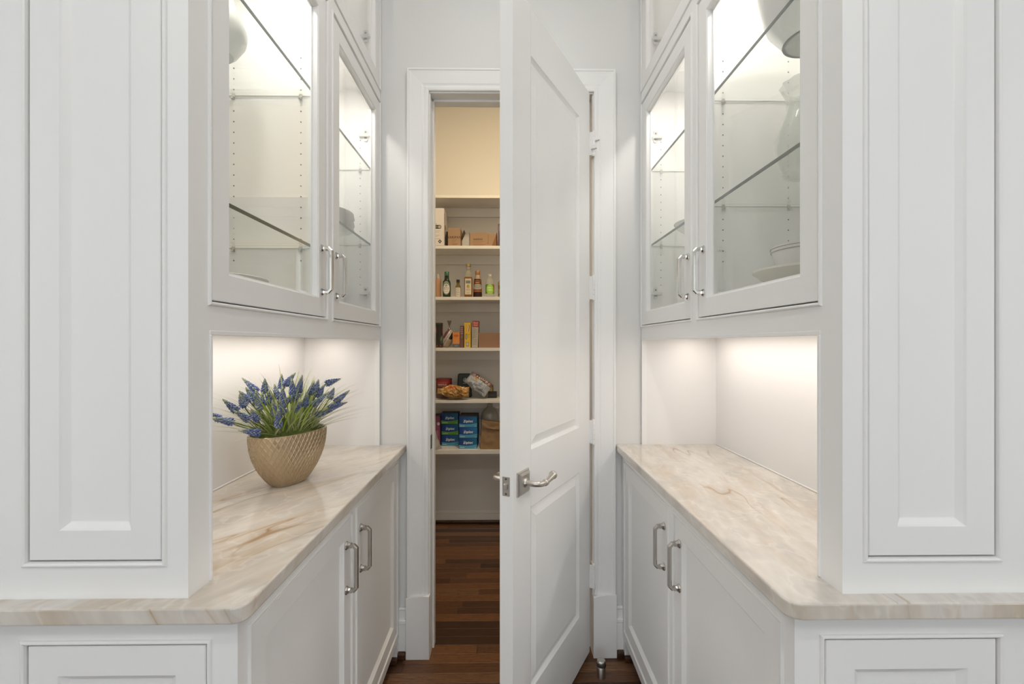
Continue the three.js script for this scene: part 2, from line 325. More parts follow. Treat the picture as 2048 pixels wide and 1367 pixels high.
function frameWith(s, u, t, D0, D1, Y0, Y1, openings) { // a face frame in the aisle plane: the rectangle less its openings (given as door sizes)
  const grown = openings.map(([a, b, c, e]) => [a - GAP - BW, b + GAP + BW, c - GAP - BW, e + GAP + BW]);
  const ds = [D0, D1, ...grown.flatMap((o) => [o[0], o[1]])].sort((a, b) => a - b), ys = [Y0, Y1, ...grown.flatMap((o) => [o[2], o[3]])].sort((a, b) => a - b);
  const out = [];
  for (let j = 0; j + 1 < ys.length; j++) {
    let run = null;
    for (let i = 0; i + 1 <= ds.length; i++) {
      const solid = i + 1 < ds.length && ds[i + 1] - ds[i] > 1e-6 && ys[j + 1] - ys[j] > 1e-6 && !grown.some((o) => (ds[i] + ds[i + 1]) / 2 > o[0] && (ds[i] + ds[i + 1]) / 2 < o[1] && (ys[j] + ys[j + 1]) / 2 > o[2] && (ys[j] + ys[j + 1]) / 2 < o[3]);
      if (solid) { if (run === null) run = ds[i]; } else if (run !== null && !(i + 1 < ds.length && ds[i + 1] - ds[i] <= 1e-6)) { out.push(sb(s, u, u + t, ys[j], ys[j + 1], run, ds[i])); run = null; }
    }
  }
  for (const o of grown) out.push(aisle(s, u, o[0], o[1], o[2], o[3], BEAD, HOLLOW));
  return out;
}
function endFrame(s, u0, u1, y0, y1, door) {          // the face that looks at the room
  const [a, b, c, e] = [door[0] - GAP - BW, door[1] + GAP + BW, door[2] - GAP - BW, door[3] + GAP + BW], t = 0.02, D = FRONT_D;
  return [sb(s, u0, a, y0, y1, D, D + t), sb(s, b, u1, y0, y1, D, D + t), sb(s, a, b, y0, c, D, D + t), sb(s, a, b, e, y1, D, D + t), sfacing(s, D, a, b, c, e, BEAD, HOLLOW), sb(s, u0 + 0.02, u1, y0, y1, D + 0.024, D + 0.03)];
}
const counters = {}, uppers = {};
for (const s of [-1, 1]) {
  const left = s < 0;
  // ---- base cabinet
  const b = thing('base_cabinet', left ? 'white two-door base cabinet under the counter that carries the flower pot' : 'white two-door base cabinet under the bare counter beside the open pantry door', 'cabinet', CX + s * 0.68, 0, -1.36);
  const doors = [[0.816, 1.330, 0.136, 0.827], [1.386, 1.888, 0.136, 0.827]];
  part(b, 'carcass', join(sb(s, 0.497, 0.885, 0.087, 0.873, 0.80, 0.82), sb(s, 0.497, 0.885, 0.087, 0.107, 0.82, 1.94), sb(s, 0.875, 0.885, 0.107, 0.873, 0.82, 1.94), sb(s, 0.52, 0.875, 0.107, 0.12, 0.82, 1.94)), M.paint);
  part(b, 'face_frame', join(frameWith(s, 0.475, 0.022, FRONT_D + 0.02, 1.94, 0.087, 0.873, doors)), M.paint);
  part(b, 'toe_kick', join(sb(s, 0.545, 0.56, 0, 0.087, 0.80, 1.94), sb(s, 0.478, 0.545, 0.018, 0.087, 1.905, 1.94)), M.paint);
  part(b, 'shoe_moulding', metreUV(join(sb(s, 0.527, 0.545, 0, 0.025, 0.80, 1.905, 0.006), sb(s, 0.474, 0.545, 0, 0.025, 1.887, 1.907, 0.006)), 0, 0, 0, 0.8), M.darkWood, 'dark stained shoe moulding');
  const ed = [0.529, 0.826, 0.12, 0.822];
  part(b, 'end_frame', join(endFrame(s, 0.475, 0.96, 0.0, 0.873, ed)), M.paint);
  part(b, 'end_door', sfacing(s, FRONT_D, ...ed, DOOR, FLATBACK), M.paint);
  doors.forEach((o, i) => {
    const dm = part(b, 'door', aisle(s, 0.475, ...o, DOOR, FLATBACK), M.paint);
    pull(dm, s, 0.475, 0.697, i ? o[0] + 0.034 : o[1] - 0.036, M.nickel);
  });
  // ---- countertop
  const ct = thing('countertop', left ? 'cream veined stone countertop under the flower pot' : 'cream veined stone countertop with nothing standing on it', 'countertop', CX + s * 0.68, 0.873, -1.36);
  const sh = new THREE.Shape(), X = (u) => CX + s * u;
  sh.moveTo(X(0.448), 1.944); sh.lineTo(X(0.448), 0.774); sh.quadraticCurveTo(X(0.448), 0.746, X(0.476), 0.746); sh.lineTo(X(0.96), 0.746); sh.lineTo(X(0.96), 0.799); sh.lineTo(X(0.887), 0.799); sh.lineTo(X(0.887), 1.944); sh.closePath();
  const slab = new THREE.ExtrudeGeometry(sh, { depth: 0.021, bevelEnabled: true, bevelSize: 0.004, bevelThickness: 0.004, bevelOffset: -0.004, bevelSegments: 3, curveSegments: 10 });
  slab.rotateX(-Math.PI / 2).translate(0, 0.877, 0);
  part(ct, 'slab', metreUV(slab.translate(-(CX + s * 0.70), 0, 1.35), left ? 0.3 : 0.68, left ? 0.5 : 0.48, left ? -1.04 : -1.46, 0.4, 0.8).translate(CX + s * 0.70, 0, -1.35), M.stone);
  counters[s] = ct;
  // ---- upper cabinet: stands on the counter, niche below, two tiers of glass doors above
  const c = thing('upper_cabinet', left ? 'tall white glass-door wall cabinet over the niche with the flower pot' : 'tall white glass-door wall cabinet over the empty niche', 'cabinet', CX + s * 0.72, TOP, -1.36);
  const NT = 1.348, LB = 1.412, LT = 2.352, UB = 2.415, UT = 2.98, A = [0.836, 1.361], B = [1.417, 1.932], FU = 0.558;
  const gd = [[...A, LB, LT], [...B, LB, LT], [...A, UB, UT], [...B, UB, UT]];
  const niche = [0.836 + BW + GAP, 1.931 - BW - GAP, TOP - 0.2, NT - BW - GAP];
  part(c, 'face_frame', join(frameWith(s, FU, 0.02, FRONT_D + 0.02, 1.94, NT, CEIL, gd).concat([sb(s, FU, FU + 0.02, TOP, NT, FRONT_D + 0.02, 0.836), sb(s, FU, FU + 0.02, TOP, NT, 1.932, 1.94), sb(s, FU - 0.001, FU + 0.002, NT, NT + 0.008, 0.83, 1.938, 0.0008), sb(s, FU - 0.003, FU + 0.002, TOP, NT, 0.829, 0.836, 0.002)])), M.paint);
  part(c, 'niche_lining', join(sb(s, 0.876, 0.886, TOP, 1.40, 0.84, 1.94), sb(s, FU + 0.02, 0.876, TOP, 1.40, 1.934, 1.94), sb(s, FU + 0.02, 0.876, TOP, 1.40, 0.815, 0.836), sb(s, FU + 0.02, 0.876, 1.366, 1.376, 0.836, 1.934), sb(s, 0.872, 0.876, TOP, TOP + 0.005, 0.836, 1.934, 0.0018)), M.niche);
  const IN = [0.85, 1.372, 1.406, 1.926];             // inner faces along the aisle
  part(c, 'carcass', join(sb(s, 0.872, 0.886, 1.40, CEIL, 0.84, 1.94), sb(s, FU + 0.02, 0.872, 1.40, 1.418, 0.84, 1.94), sb(s, FU + 0.02, 0.872, 2.402, 2.42, 0.84, 1.94), sb(s, FU + 0.02, 0.872, 2.99, 3.01, 0.84, 1.94),
    ...[[0.836, IN[0]], [IN[1], IN[2]], [IN[3], 1.94]].flatMap(([p, q]) => [sb(s, FU + 0.02, 0.872, 1.418, 2.402, p, q), sb(s, FU + 0.02, 0.872, 2.42, 2.99, p, q)])), M.inside);
  const ud = [0.604, 0.824, 0.967, 3.02];
  part(c, 'end_frame', join(endFrame(s, FU, 0.96, TOP, CEIL, ud)), M.paint);
  part(c, 'end_door', sfacing(s, FRONT_D, ...ud, DOOR, FLATBACK), M.paint);
  gd.forEach((o, i) => {
    const dm = part(c, 'glass_door', aisle(s, FU, ...o, GLASS, HOLLOW), M.paint);
    part(dm, 'glass_pane', sb(s, FU + 0.0155, FU + 0.0185, o[2] + 0.055, o[3] - 0.055, o[0] + 0.055, o[1] - 0.055), M.pane);
    if (i < 2) pull(dm, s, FU, 1.545, i ? o[0] + 0.022 : o[1] - 0.034, M.polished);
  });
  // glass shelves on clips
  const sy = left ? [[2.069, 1.613], [2.060, 1.743]] : [[2.063, 1.743], [2.060, 1.743]];
  [0, 1].forEach((k) => sy[k].forEach((y) => {
    const p = IN[k * 2] + 0.002, q = IN[k * 2 + 1] - 0.002, sf = part(c, 'glass_shelf', join(new THREE.PlaneGeometry(0.278, q - p - 0.002).rotateX(-Math.PI / 2).translate(CX + s * 0.731, y + 0.008, -(p + q) / 2), new THREE.PlaneGeometry(0.278, q - p - 0.002).rotateX(Math.PI / 2).translate(CX + s * 0.731, y, -(p + q) / 2)), M.shelfGlass, 'clear glass shelf');
    part(sf, 'polished_edge', sb(s, 0.590, 0.592, y, y + 0.008, p, q), M.glassEdge, 'dark green glass edge');
    part(sf, 'back_edge', sb(s, 0.592, 0.87, y + 0.0025, y + 0.0055, q - 0.0008, q), M.paleEdge);
    for (const [u, d] of [[0.637, q - 0.003], [0.837, q - 0.003]]) part(sf, 'shelf_clip', join(sb(s, u - 0.004, u + 0.004, y - 0.007, y - 0.0002, d - 0.006, d + 0.005, 0.001), sb(s, u - 0.0045, u + 0.0045, y - 0.0002, y + 0.0115, d + 0.0015, d + 0.005, 0.0008)), M.nickel);
  }));
  const dots = [];
  for (const [k, d] of [[0, IN[1]], [1, IN[3]]]) for (const u of [0.637, 0.837]) for (let n = 0; n < 20; n++) {
    const y = 1.581 + n * 0.032; if (sy[k].some((q) => Math.abs(q - y) < 0.014)) continue;
    dots.push(new THREE.CylinderGeometry(0.0021, 0.0021, 0.0008, 10).rotateX(Math.PI / 2).translate(CX + s * u, y, -d + 0.0002));
  }
  part(c, 'peg_holes', join(dots), M.hole, 'rows of small shelf peg holes').userData.kind = 'stuff';
  for (const y of [1.548, 2.211, 2.628]) {            // hinges on the far side of the second doors
    const D = IN[3], hg = part(c, 'hinge', join(sb(s, 0.592, 0.640, y - 0.010, y + 0.002, D - 0.012, D, 0.002), sb(s, 0.604, 0.622, y - 0.02, y + 0.024, D - 0.006, D, 0.003), new THREE.CylinderGeometry(0.009, 0.009, 0.006, 16).rotateX(Math.PI / 2).translate(CX + s * 0.613, y - 0.018, -D + 0.003), sb(s, 0.572, 0.60, y - 0.009, y + 0.003, D - 0.016, D - 0.004, 0.003)), M.china, 'concealed hinge arm');
    part(hg, 'hinge_screw', join(sb(s, 0.609, 0.616, y + 0.008, y + 0.015, D - 0.007, D - 0.0055)), M.darkMetal);
  }
  // lamps: a strip over the counter, pucks in both tiers; the near bay's second puck is added to even the light
  const strip = part(c, 'light_strip', sb(s, 0.746, 0.764, 1.360, 1.366, 0.86, 1.86), M.stripWarm);
  const la = new THREE.RectAreaLight(new THREE.Color(1, 0.93, 0.865), NICHE_STRIP, 0.018, 1.00);
  la.name = 'niche_strip_light'; la.position.set(CX + s * 0.755, 1.3595, -1.36); la.rotation.set(-Math.PI / 2, 0, 0); scene.add(la);
  for (const [d, y] of [[0.99, 2.402], [1.23, 2.402], [1.64, 2.402], [1.12, 2.99], [1.66, 2.99]]) {
    const pu = y > 2.5 ? 0.74 : 0.655;
    const pk = part(c, 'puck_light', lathe([[0, 0], [0.034, 0], [0.034, 0.008], [0.03, 0.010], [0, 0.010]], 24).translate(CX + s * pu, y - 0.010, -d), M.china);
    part(pk, 'lamp_lens', lathe([[0, -0.001], [0.026, -0.001], [0.026, 0.001], [0, 0.001]], 24).translate(CX + s * pu, y - 0.0105, -d), M.lampWhite);
    const l = new THREE.RectAreaLight(new THREE.Color(1, 0.955, 0.89), y > 2.5 ? PUCK_TOP : d < 1.5 ? PUCK * 0.6 : PUCK, 0.046, 0.046);
    l.name = 'puck_area_light'; l.position.set(CX + s * pu, y - 0.0125, -d); l.rotation.set(-Math.PI / 2, 0, 0); scene.add(l);
  }
  uppers[s] = c;
}

// ---------------------------------------------------------------- china in the cabinets
const put = (name, label, cat, s, u, y, d) => thing(name, label, cat, CX + s * u, y, -d);
const bowl = (r0, r1, h, t = 0.005) => lathe([[0, 0], [r0, 0], [r0 * 1.02, 0.006], [mix(r0, r1, 0.55), h * 0.3], [mix(r0, r1, 0.86), h * 0.66], [r1, h], [r1 - t * 0.4, h + t * 0.4], [r1 - t, h], [mix(r0, r1, 0.86) - t, h * 0.66], [mix(r0, r1, 0.5) - t, h * 0.32], [r0 * 0.8, 0.012], [0, 0.011]], 48);
{
  let t = put('vase', 'bulbous pale grey vase on the top shelf of the cabinet above the flowers', 'vase', -1, 0.775, 2.0775, 1.18);
  t.scale.setScalar(0.9);
  local(t, 'body', lathe([[0, 0], [0.05, 0], [0.062, 0.012], [0.082, 0.045], [0.086, 0.07], [0.076, 0.11], [0.055, 0.15], [0.043, 0.19], [0.05, 0.225], [0.046, 0.224], [0.04, 0.19], [0.05, 0.15], [0.07, 0.11], [0.08, 0.07], [0.05, 0.012], [0, 0.01]], 48), M.greyChina);
  t = put('shallow_bowl', 'shallow white bowl on the cabinet floor above the flower pot', 'bowl', -1, 0.72, 1.4185, 1.07);
  local(t, 'body', bowl(0.055, 0.128, 0.067), M.china);
  const plate = lathe([[0, 0], [0.07, 0], [0.075, 0.003], [0.128, 0.014], [0.13, 0.016], [0.127, 0.0172], [0.08, 0.007], [0, 0.005]], 48);
  const words = ['lowest', 'second', 'third', 'fourth', 'fifth', 'sixth', 'seventh', 'topmost'];
  for (let k = 0; k < 8; k++) {
    t = put('dinner_plate', words[k] + (k && k < 7 ? ' plate from the bottom of the stack of white plates on the glass shelf' : ' of the stacked white plates on the glass shelf'), 'plate', -1, 0.732 + 0.002 * Math.sin(k * 2.1), 1.7515 + k * 0.0086, 1.725); t.userData.group = 'stacked white plates';
    local(t, 'body', plate, M.china);
  }
  t = put('mixing_bowl', 'deep grey-white bowl on the top glass shelf above the empty niche', 'bowl', 1, 0.733, 2.0715, 1.10);
  local(t, 'body', bowl(0.07, 0.132, 0.17), M.china); local(t, 'foot_ring', lathe([[0.062, 0], [0.07, 0], [0.071, 0.008], [0.06, 0.008], [0.062, 0]], 48), M.greyChina);
  t = put('glass_pitcher', 'cut glass pitcher on the lower glass shelf of the cabinet above the empty niche', 'pitcher', 1, 0.735, 1.7515, 1.12);
  const fac = (pts, n) => { const g = turned(pts, n), p = g.attributes.position; for (let i = 0; i < p.count; i++) { const y = p.getY(i), a = Math.atan2(p.getZ(i), p.getX(i)), k = y < 0.09 ? 1 + 0.05 * Math.sin(a * 14 + y * 90) * (1 - y / 0.09) : 1 + 0.035 * Math.cos(a * 12); p.setX(i, p.getX(i) * k); p.setZ(i, p.getZ(i) * k); } g.computeVertexNormals(); return g; };
  const prof = [[0, 0], [0.05, 0], [0.062, 0.006], [0.058, 0.012], [0.068, 0.04], [0.076, 0.075], [0.072, 0.11], [0.058, 0.15], [0.05, 0.18], [0.055, 0.205], [0.066, 0.228]];
  const sm = new THREE.SplineCurve(prof.slice(1).map((q) => new THREE.Vector2(...q))).getPoints(40).map((q) => [q.x, q.y]);
  local(t, 'body', fac([[0, 0], ...sm, ...sm.slice(6).reverse().map(([r, y]) => [r - 0.004, y])], 80), M.clearGlass);
  local(t, 'handle', sweep([[0.03, 0.205, -0.045], [0.05, 0.21, -0.085], [0.055, 0.17, -0.105], [0.05, 0.11, -0.095], [0.045, 0.07, -0.062]], () => 0.006, 30, 10), M.clearGlass);
  t = put('serving_dish', 'wide cream dish under the small bowl in the cabinet above the empty niche', 'dish', 1, 0.735, 1.4185, 1.12);
  local(t, 'body', lathe([[0, 0], [0.06, 0], [0.06, 0.012], [0.05, 0.03], [0.06, 0.055], [0.11, 0.078], [0.128, 0.094], [0.128, 0.099], [0.122, 0.1], [0.1, 0.089], [0, 0.086]], 48), M.cream);
  t = put('small_bowl', 'small off-white bowl with brown rim lines standing on the cream dish', 'bowl', 1, 0.738, 1.5075, 1.125);
  local(t, 'body', lathe([[0, 0], [0.06, 0], [0.066, 0.006], [0.078, 0.03], [0.086, 0.058], [0.088, 0.068], [0.084, 0.069], [0.08, 0.056], [0.06, 0.012], [0, 0.009]], 48), M.china);
  for (const y of [0.0555, 0.0635]) local(t, 'rim_line', new THREE.TorusGeometry(0.0862 + (y - 0.0555) * 0.16, 0.0009, 6, 60).rotateX(Math.PI / 2).translate(0, y, 0), M.brownLine);
  t = put('cereal_bowl', 'low white bowl on the lower glass shelf next to the pantry wall', 'bowl', 1, 0.735, 1.7515, 1.72);
  local(t, 'body', bowl(0.05, 0.112, 0.04, 0.004), M.china);
}

// ---------------------------------------------------------------- flower pot
{
  const turn = Math.atan2(0.108, 0.268), pt = thing('potted_flowers', 'gold scale-textured oval pot of blue grape hyacinths and grass', 'potted plant', -0.674, TOP, -1.419);
  const A = 0.125, B = 0.076, HT = 0.162, nA = 600, nH = 150;
  const prof = (t) => 0.44 + 0.56 * (1 - Math.pow(1 - clamp(t), 2.3));
  const g = new THREE.BufferGeometry(), pos = [], idx = [], uv = [];
  const ridge = (x) => { const f = Math.abs(x - Math.round(x)); return Math.exp(-f * f * 110); };
  const arc = [0], outline = (a) => { const c = Math.cos(a), q = Math.sin(a), u = Math.pow(Math.pow(Math.abs(c), 2.3) + Math.pow(Math.abs(q), 2.3), -1 / 2.3); return [A * c * u, B * q * u]; };
  for (let i = 1; i <= 2000; i++) { const p = outline((i - 1) / 2000 * 2 * Math.PI), q = outline(i / 2000 * 2 * Math.PI); arc.push(arc[i - 1] + Math.hypot(q[0] - p[0], q[1] - p[1])); }
  const angleAt = (f) => { const L = f * arc[2000]; let lo = 0, hi = 2000; while (hi - lo > 1) { const m = (lo + hi) >> 1; if (arc[m] <= L) lo = m; else hi = m; } return (lo + (L - arc[lo]) / (arc[hi] - arc[lo] || 1)) / 2000 * 2 * Math.PI; };
  const at = (f, t, inner) => {
    const a = angleAt(f);
    const ca = Math.cos(a), sa = Math.sin(a), n = 2.3, sup = Math.pow(Math.pow(Math.abs(ca), n) + Math.pow(Math.abs(sa), n), -1 / n);
    let k = prof(t) - (inner ? 0.045 : 0);
    const b = f, w = 0.12 * Math.sin(t * 9 + 6 * b);
    const e = inner || t < 0.03 || t > 0.985 ? 0 : 0.0016 * Math.max(ridge(b * 42 + t * 6.2 + w), ridge(b * 42 - t * 6.2 + w * 0.8));
    return [(A * k + e) * ca * sup, t * HT, (B * k + e) * sa * sup];
  };
  const ts = []; for (let i = 0; i <= nH; i++) ts.push([i / nH, false]); for (let i = 0; i <= 6; i++) ts.push([1 - i * 0.03, true]);
  ts.forEach(([t, inn]) => { for (let j = 0; j <= nA; j++) { pos.push(...at(j / nA, t, inn)); uv.push(j / nA, t); } });
  for (let i = 0; i + 1 < ts.length; i++) for (let j = 0; j < nA; j++) { const a = i * (nA + 1) + j, b = a + nA + 1; idx.push(a, b, a + 1, b, b + 1, a + 1); }
  const c0 = pos.length / 3; pos.push(0, 0, 0); uv.push(0, 0); for (let j = 0; j < nA; j++) idx.push(c0, j, j + 1);
  g.setAttribute('position', new THREE.Float32BufferAttribute(pos, 3)); g.setAttribute('uv', new THREE.Float32BufferAttribute(uv, 2)); g.setIndex(idx); g.computeVertexNormals();
  const pot = local(pt, 'pot', g, lin(0.52, 0.405, 0.265, 0.27, { metalness: 0.7 }), 'gold ceramic pot with raised scale pattern');
  pot.rotation.y = Math.PI / 2 - turn;
  const mg = new THREE.SphereGeometry(1, 60, 30), mp = mg.attributes.position;
  for (let i = 0; i < mp.count; i++) { const x = mp.getX(i), y = mp.getY(i), z = mp.getZ(i), n = 1 + 0.22 * fbm(x * 6, y * 6 + z * 5, 3.3, 3) + 0.1 * noise.noise(x * 25, z * 25, y * 25); mp.setXYZ(i, x * n * A * 0.95, y * n * 0.02, z * n * B * 0.93); }
  mg.computeVertexNormals();
  const moss = local(pt, 'moss', mg, lin(0.10, 0.13, 0.025, 0.95), 'green moss'); moss.position.y = HT - 0.006; moss.rotation.y = pot.rotation.y;
  // flower spikes: whorls of little bells on a stem; tip and base in millimetres from the rim's middle
  const spikes = [
    [-107, 80, 200, -83, 54, 130], [-139, 86, 160, -152, 61, 100], [-58, 39, 160, -25, 27, 130], [26, 92, 120, 21, 44, 110], [-33, 94, 150, -36, 64, 120], [-109, 122, 150, -102, 83, 100],
    [-84, 89, 140, -65, 62, 110], [-130, 170, 20, -102, 132, 0], [-65, 168, 20, -76, 131, 0], [-94, 140, 100, -86, 110, 70], [-77, 133, 130, -80, 107, 110], [-70, 137, 60, -73, 103, 50],
    [-35, 134, 90, -44, 92, 80], [16, 185, 0, -11, 153, 0], [22, 169, 30, 20, 126, 20], [30, 175, -20, 19, 128, -20], [50, 155, -60, 45, 125, -50], [97, 156, -160, 71, 144, -100],
    [92, 127, -120, 91, 101, -90], [103, 122, -40, 63, 84, -30], [134, 116, -140, 107, 85, -100], [139, 82, -100, 100, 69, -60], [100, 58, -80, 61, 50, -30], [57, 124, 10, 50, 92, 0],
    [53, 105, 30, 32, 81, 20], [10, 112, 80, 12, 86, 70], [22, 119, 50, -1, 95, 40], [-6, 145, 30, -6, 118, 30], [-35, 151, 20, -28, 122, 20], [-32, 137, 60, -37, 105, 50],
    [-39, 179, -30, -39, 155, -30], [40, 122, 0, 14, 108, 0], [48, 156, -100, 49, 124, -80], [-6, 109, 90, -5, 83, 80], [-98, 146, 60, -92, 117, 40], [70, 140, -90, 62, 108, -70],
  ];
  const bells = [0, 1, 2].map((v) => {
    const list = [], col = [], L = 0.05, n = 10;
    for (let k = 0; k < n; k++) {
      const t = k / (n - 1), r = 0.0082 * Math.sqrt(1 - t * 0.9) * (k === 0 ? 0.8 : 1), m = k < 7 ? 7 : 5, size = mix(0.0034, 0.0021, t);
      for (let j = 0; j < m; j++) {
        const a = (j + (k % 2) / 2 + v * 0.17) / m * 2 * Math.PI, q = new THREE.SphereGeometry(size, 6, 5);
        q.scale(0.82, 1.2, 0.82).rotateX(0).translate(0, -size * 0.5, 0).rotateX(-0.75 + t * 0.9).translate(0, 0, r).rotateY(a).translate(0, t * L * 0.92, 0);
        const f = flat(q), c = mix3([0.075, 0.105, 0.30], [0.27, 0.33, 0.52], rnd()), tip = mix3(c, [0.30, 0.33, 0.26], clamp((t - 0.62) * 2.2));
        const p = f.attributes.position; for (let i = 0; i < p.count; i++) col.push(...tip);
        list.push(f);
      }
    }
    const out = join(list); out.setAttribute('color', new THREE.Float32BufferAttribute(col, 3)); return out;
  });
  const bellMat = new THREE.MeshPhysicalMaterial({ vertexColors: true, roughness: 0.7 }), stemMat = lin(0.16, 0.22, 0.07, 0.7), budMat = lin(0.33, 0.36, 0.24, 0.8);
  const bud = lathe([[0, 0], [0.0030, 0.002], [0.0033, 0.005], [0.0021, 0.010], [0, 0.0135]], 10), up = V3(0, 1, 0);
  spikes.forEach((q, i) => {
    const tip = V3(q[0], q[1], q[2]).multiplyScalar(0.001).add(V3(0, HT - 0.01, 0)), b0 = V3(q[3], q[4], q[5]).multiplyScalar(0.001).add(V3(0, HT - 0.01, 0)), dir = tip.clone().sub(b0).normalize();
    const len = Math.min(0.056, Math.max(0.04, tip.distanceTo(b0))), fl = local(pt, 'flower', bells[i % 3], bellMat);
    fl.position.copy(tip).addScaledVector(dir, -len); fl.quaternion.setFromUnitVectors(up, dir); fl.scale.set(1.05, len / 0.05, 1.05);
    const inv = fl.quaternion.clone().invert(), root = V3(b0.x * 0.25, HT - 0.012, b0.z * 0.3);
    const toLocal = (p) => { const r = p.clone().sub(fl.position).applyQuaternion(inv); return [r.x / 1.05, r.y / (len / 0.05), r.z / 1.05]; };
    const s0 = fl.position, m1 = s0.clone().addScaledVector(dir, -0.03);
    local(fl, 'stem', sweep([[0, 0.045, 0], [0, 0, 0], toLocal(m1.lerp(root, 0.25)), toLocal(root)], (t) => 0.0014 + 0.0008 * t, 16, 6), stemMat);
    const bt = local(fl, 'bud_tip', bud, budMat, 'greenish bud tip'); bt.position.y = 0.043;
  });
  // grass blades
  const leafy = { transmission: 0.3, thickness: 0 }, greens = [lin(0.32, 0.40, 0.10, 0.6, leafy), lin(0.46, 0.50, 0.19, 0.6, leafy), lin(0.54, 0.55, 0.38, 0.65, leafy), lin(0.24, 0.31, 0.11, 0.6, leafy), lin(0.40, 0.58, 0.05, 0.55, leafy)];
  const blade = (root, out, h, reach, w) => {
    const pos2 = [], ix = [], n = 9, side = V3(-out.z, 0, out.x);
    for (let i = 0; i <= n; i++) {
      const t = i / n, p = root.clone().addScaledVector(out, reach * Math.pow(t, 1.5)).add(V3(0, h * (1.25 * t - 0.25 * t * t * t), 0)), ww = w * (1 - Math.pow(t, 1.7)) * 0.5 + 0.0002;
      const l = p.clone().addScaledVector(side, ww), r = p.clone().addScaledVector(side, -ww), m = p.clone().add(V3(0, -ww * 0.5, 0));
      pos2.push(l.x, l.y, l.z, m.x, m.y, m.z, r.x, r.y, r.z);
      if (i < n) { const a = i * 3; ix.push(a, a + 1, a + 3, a + 1, a + 4, a + 3, a + 1, a + 2, a + 4, a + 2, a + 5, a + 4); }
    }
    const q = new THREE.BufferGeometry(); q.setAttribute('position', new THREE.Float32BufferAttribute(pos2, 3)); q.setIndex(ix); q.computeVertexNormals(); return q;
  };
  for (let i = 0; i < 280; i++) {
    const a = rr(0, 2 * Math.PI), k = Math.sqrt(rnd()), lx = Math.cos(a) * k * A * 0.78, lz = Math.sin(a) * k * B * 0.72, r = pot.rotation.y;
    const x = lx * Math.cos(r) + lz * Math.sin(r), z = -lx * Math.sin(r) + lz * Math.cos(r);
    const edge = k, ang = Math.atan2(z, x) + rr(-0.7, 0.7), out = V3(Math.cos(ang), 0, Math.sin(ang));
    const pale = i % 3 === 0, want = (0.02 + 0.15 * edge) * rr(0.5, 1.15) * (pale ? 1.15 : 1), reach = x + out.x * want < -0.165 ? Math.max(0.01, (-0.165 - x) / out.x) : want, h = pale ? rr(0.05, 0.14) * (1.2 - edge * 0.6) : rr(0.10, 0.215) * (1.12 - edge * 0.45);
    local(pt, 'leaf', blade(V3(x, HT - 0.012, z), out, h, reach, pale ? rr(0.0035, 0.006) : rr(0.0035, 0.007)), pale ? greens[2] : greens[[0, 1, 3, 0, 1, 4][Math.floor(rnd() * 6)]]);
  }
  for (const [x, z, ox, oz, h, re, w] of [[-0.01, 0.05, -0.35, 0.9, 0.13, 0.06, 0.011], [0.0, 0.05, 0.3, 0.9, 0.10, 0.07, 0.011], [-0.02, 0.06, -0.1, 1, 0.075, 0.05, 0.009]]) local(pt, 'leaf', blade(V3(x, HT - 0.012, z), V3(ox, 0, oz).normalize(), h, re, w), greens[4], 'broad bright green blade');
}

// ---------------------------------------------------------------- floor stop
{
  const t = thing('door_stop', 'small brushed nickel floor door stop with black rubber ring', 'door stop', 0.379, 0, -1.815);
  local(t, 'post', lathe([[0, 0], [0.0165, 0], [0.0165, 0.044], [0.0150, 0.046], [0.0150, 0.054], [0, 0.054]], 32), M.satin);
  local(t, 'rubber_ring', lathe([[0.014, 0.044], [0.0185, 0.045], [0.0195, 0.049], [0.0185, 0.053], [0.014, 0.054]], 32), M.rubber, 'black rubber ring');
  local(t, 'cap', lathe([[0, 0.054], [0.0165, 0.054], [0.0170, 0.057], [0.0165, 0.066], [0.0145, 0.068], [0, 0.068]], 32), M.satin);
}

// ---------------------------------------------------------------- pantry shelves
const SH = [[2.342, 2.361], [1.990, 2.012], [1.635, 1.657], [1.281, 1.304], [0.920, 0.941], [0.566, 0.596]], SD = 3.155;
['topmost empty white pantry shelf', 'white pantry shelf carrying cardboard boxes', 'white pantry shelf carrying the row of bottles', 'white pantry shelf carrying upright packets and a bread bag', 'white pantry shelf carrying the snack bags', 'lowest white pantry shelf carrying the blue boxes'].forEach((l, i) => {
  const t = thing('pantry_shelf', l, 'shelf', 0.05, SH[i][0], -3.278);
  part(t, 'board', bx(-0.949, 1.049, SH[i][0], SH[i][1], SD, PANTRY_D - 0.001, 0.002), M.shelf);
  part(t, 'cleat', bx(-0.949, 1.049, SH[i][0] - 0.068, SH[i][0] - 0.0005, PANTRY_D - 0.018, PANTRY_D - 0.001, 0.0015), M.shelf);
});

// ---------------------------------------------------------------- groceries
const food = (name, label, cat, x, shelf, d, group) => thing(name, label, cat, x, SH[shelf][1] + 0.0004, -d, group);
const matte = (c, r = 0.7) => std(c, r);
function printed(t, w, h, depth, front, sides, top, r = 0.0012) { // a box, printed on its front; origin at the middle of its base
  local(t, 'carton', new RoundedBoxGeometry(w, h, depth, 1, r).translate(0, h / 2, 0), matte(sides));
  const fr = local(t, 'printed_front', new THREE.BoxGeometry(w - 0.002, h - 0.002, 0.0008).translate(0, h / 2, depth / 2 + 0.0002), std('#ffffff', 0.45, { map: front }));
  if (top) local(t, 'lid', new THREE.BoxGeometry(w - 0.002, 0.0008, depth - 0.002).translate(0, h + 0.0002, 0), matte(top));
  return fr;
}
const text = (c, s, x, y, px, color, weight = 'bold', align = 'center', font = 'sans-serif') => { c.fillStyle = color; c.font = `${weight} ${px}px ${font}`; c.textAlign = align; c.fillText(s, x, y); };
const fillAll = (c, w, h, col) => { c.fillStyle = col; c.fillRect(0, 0, w, h); };
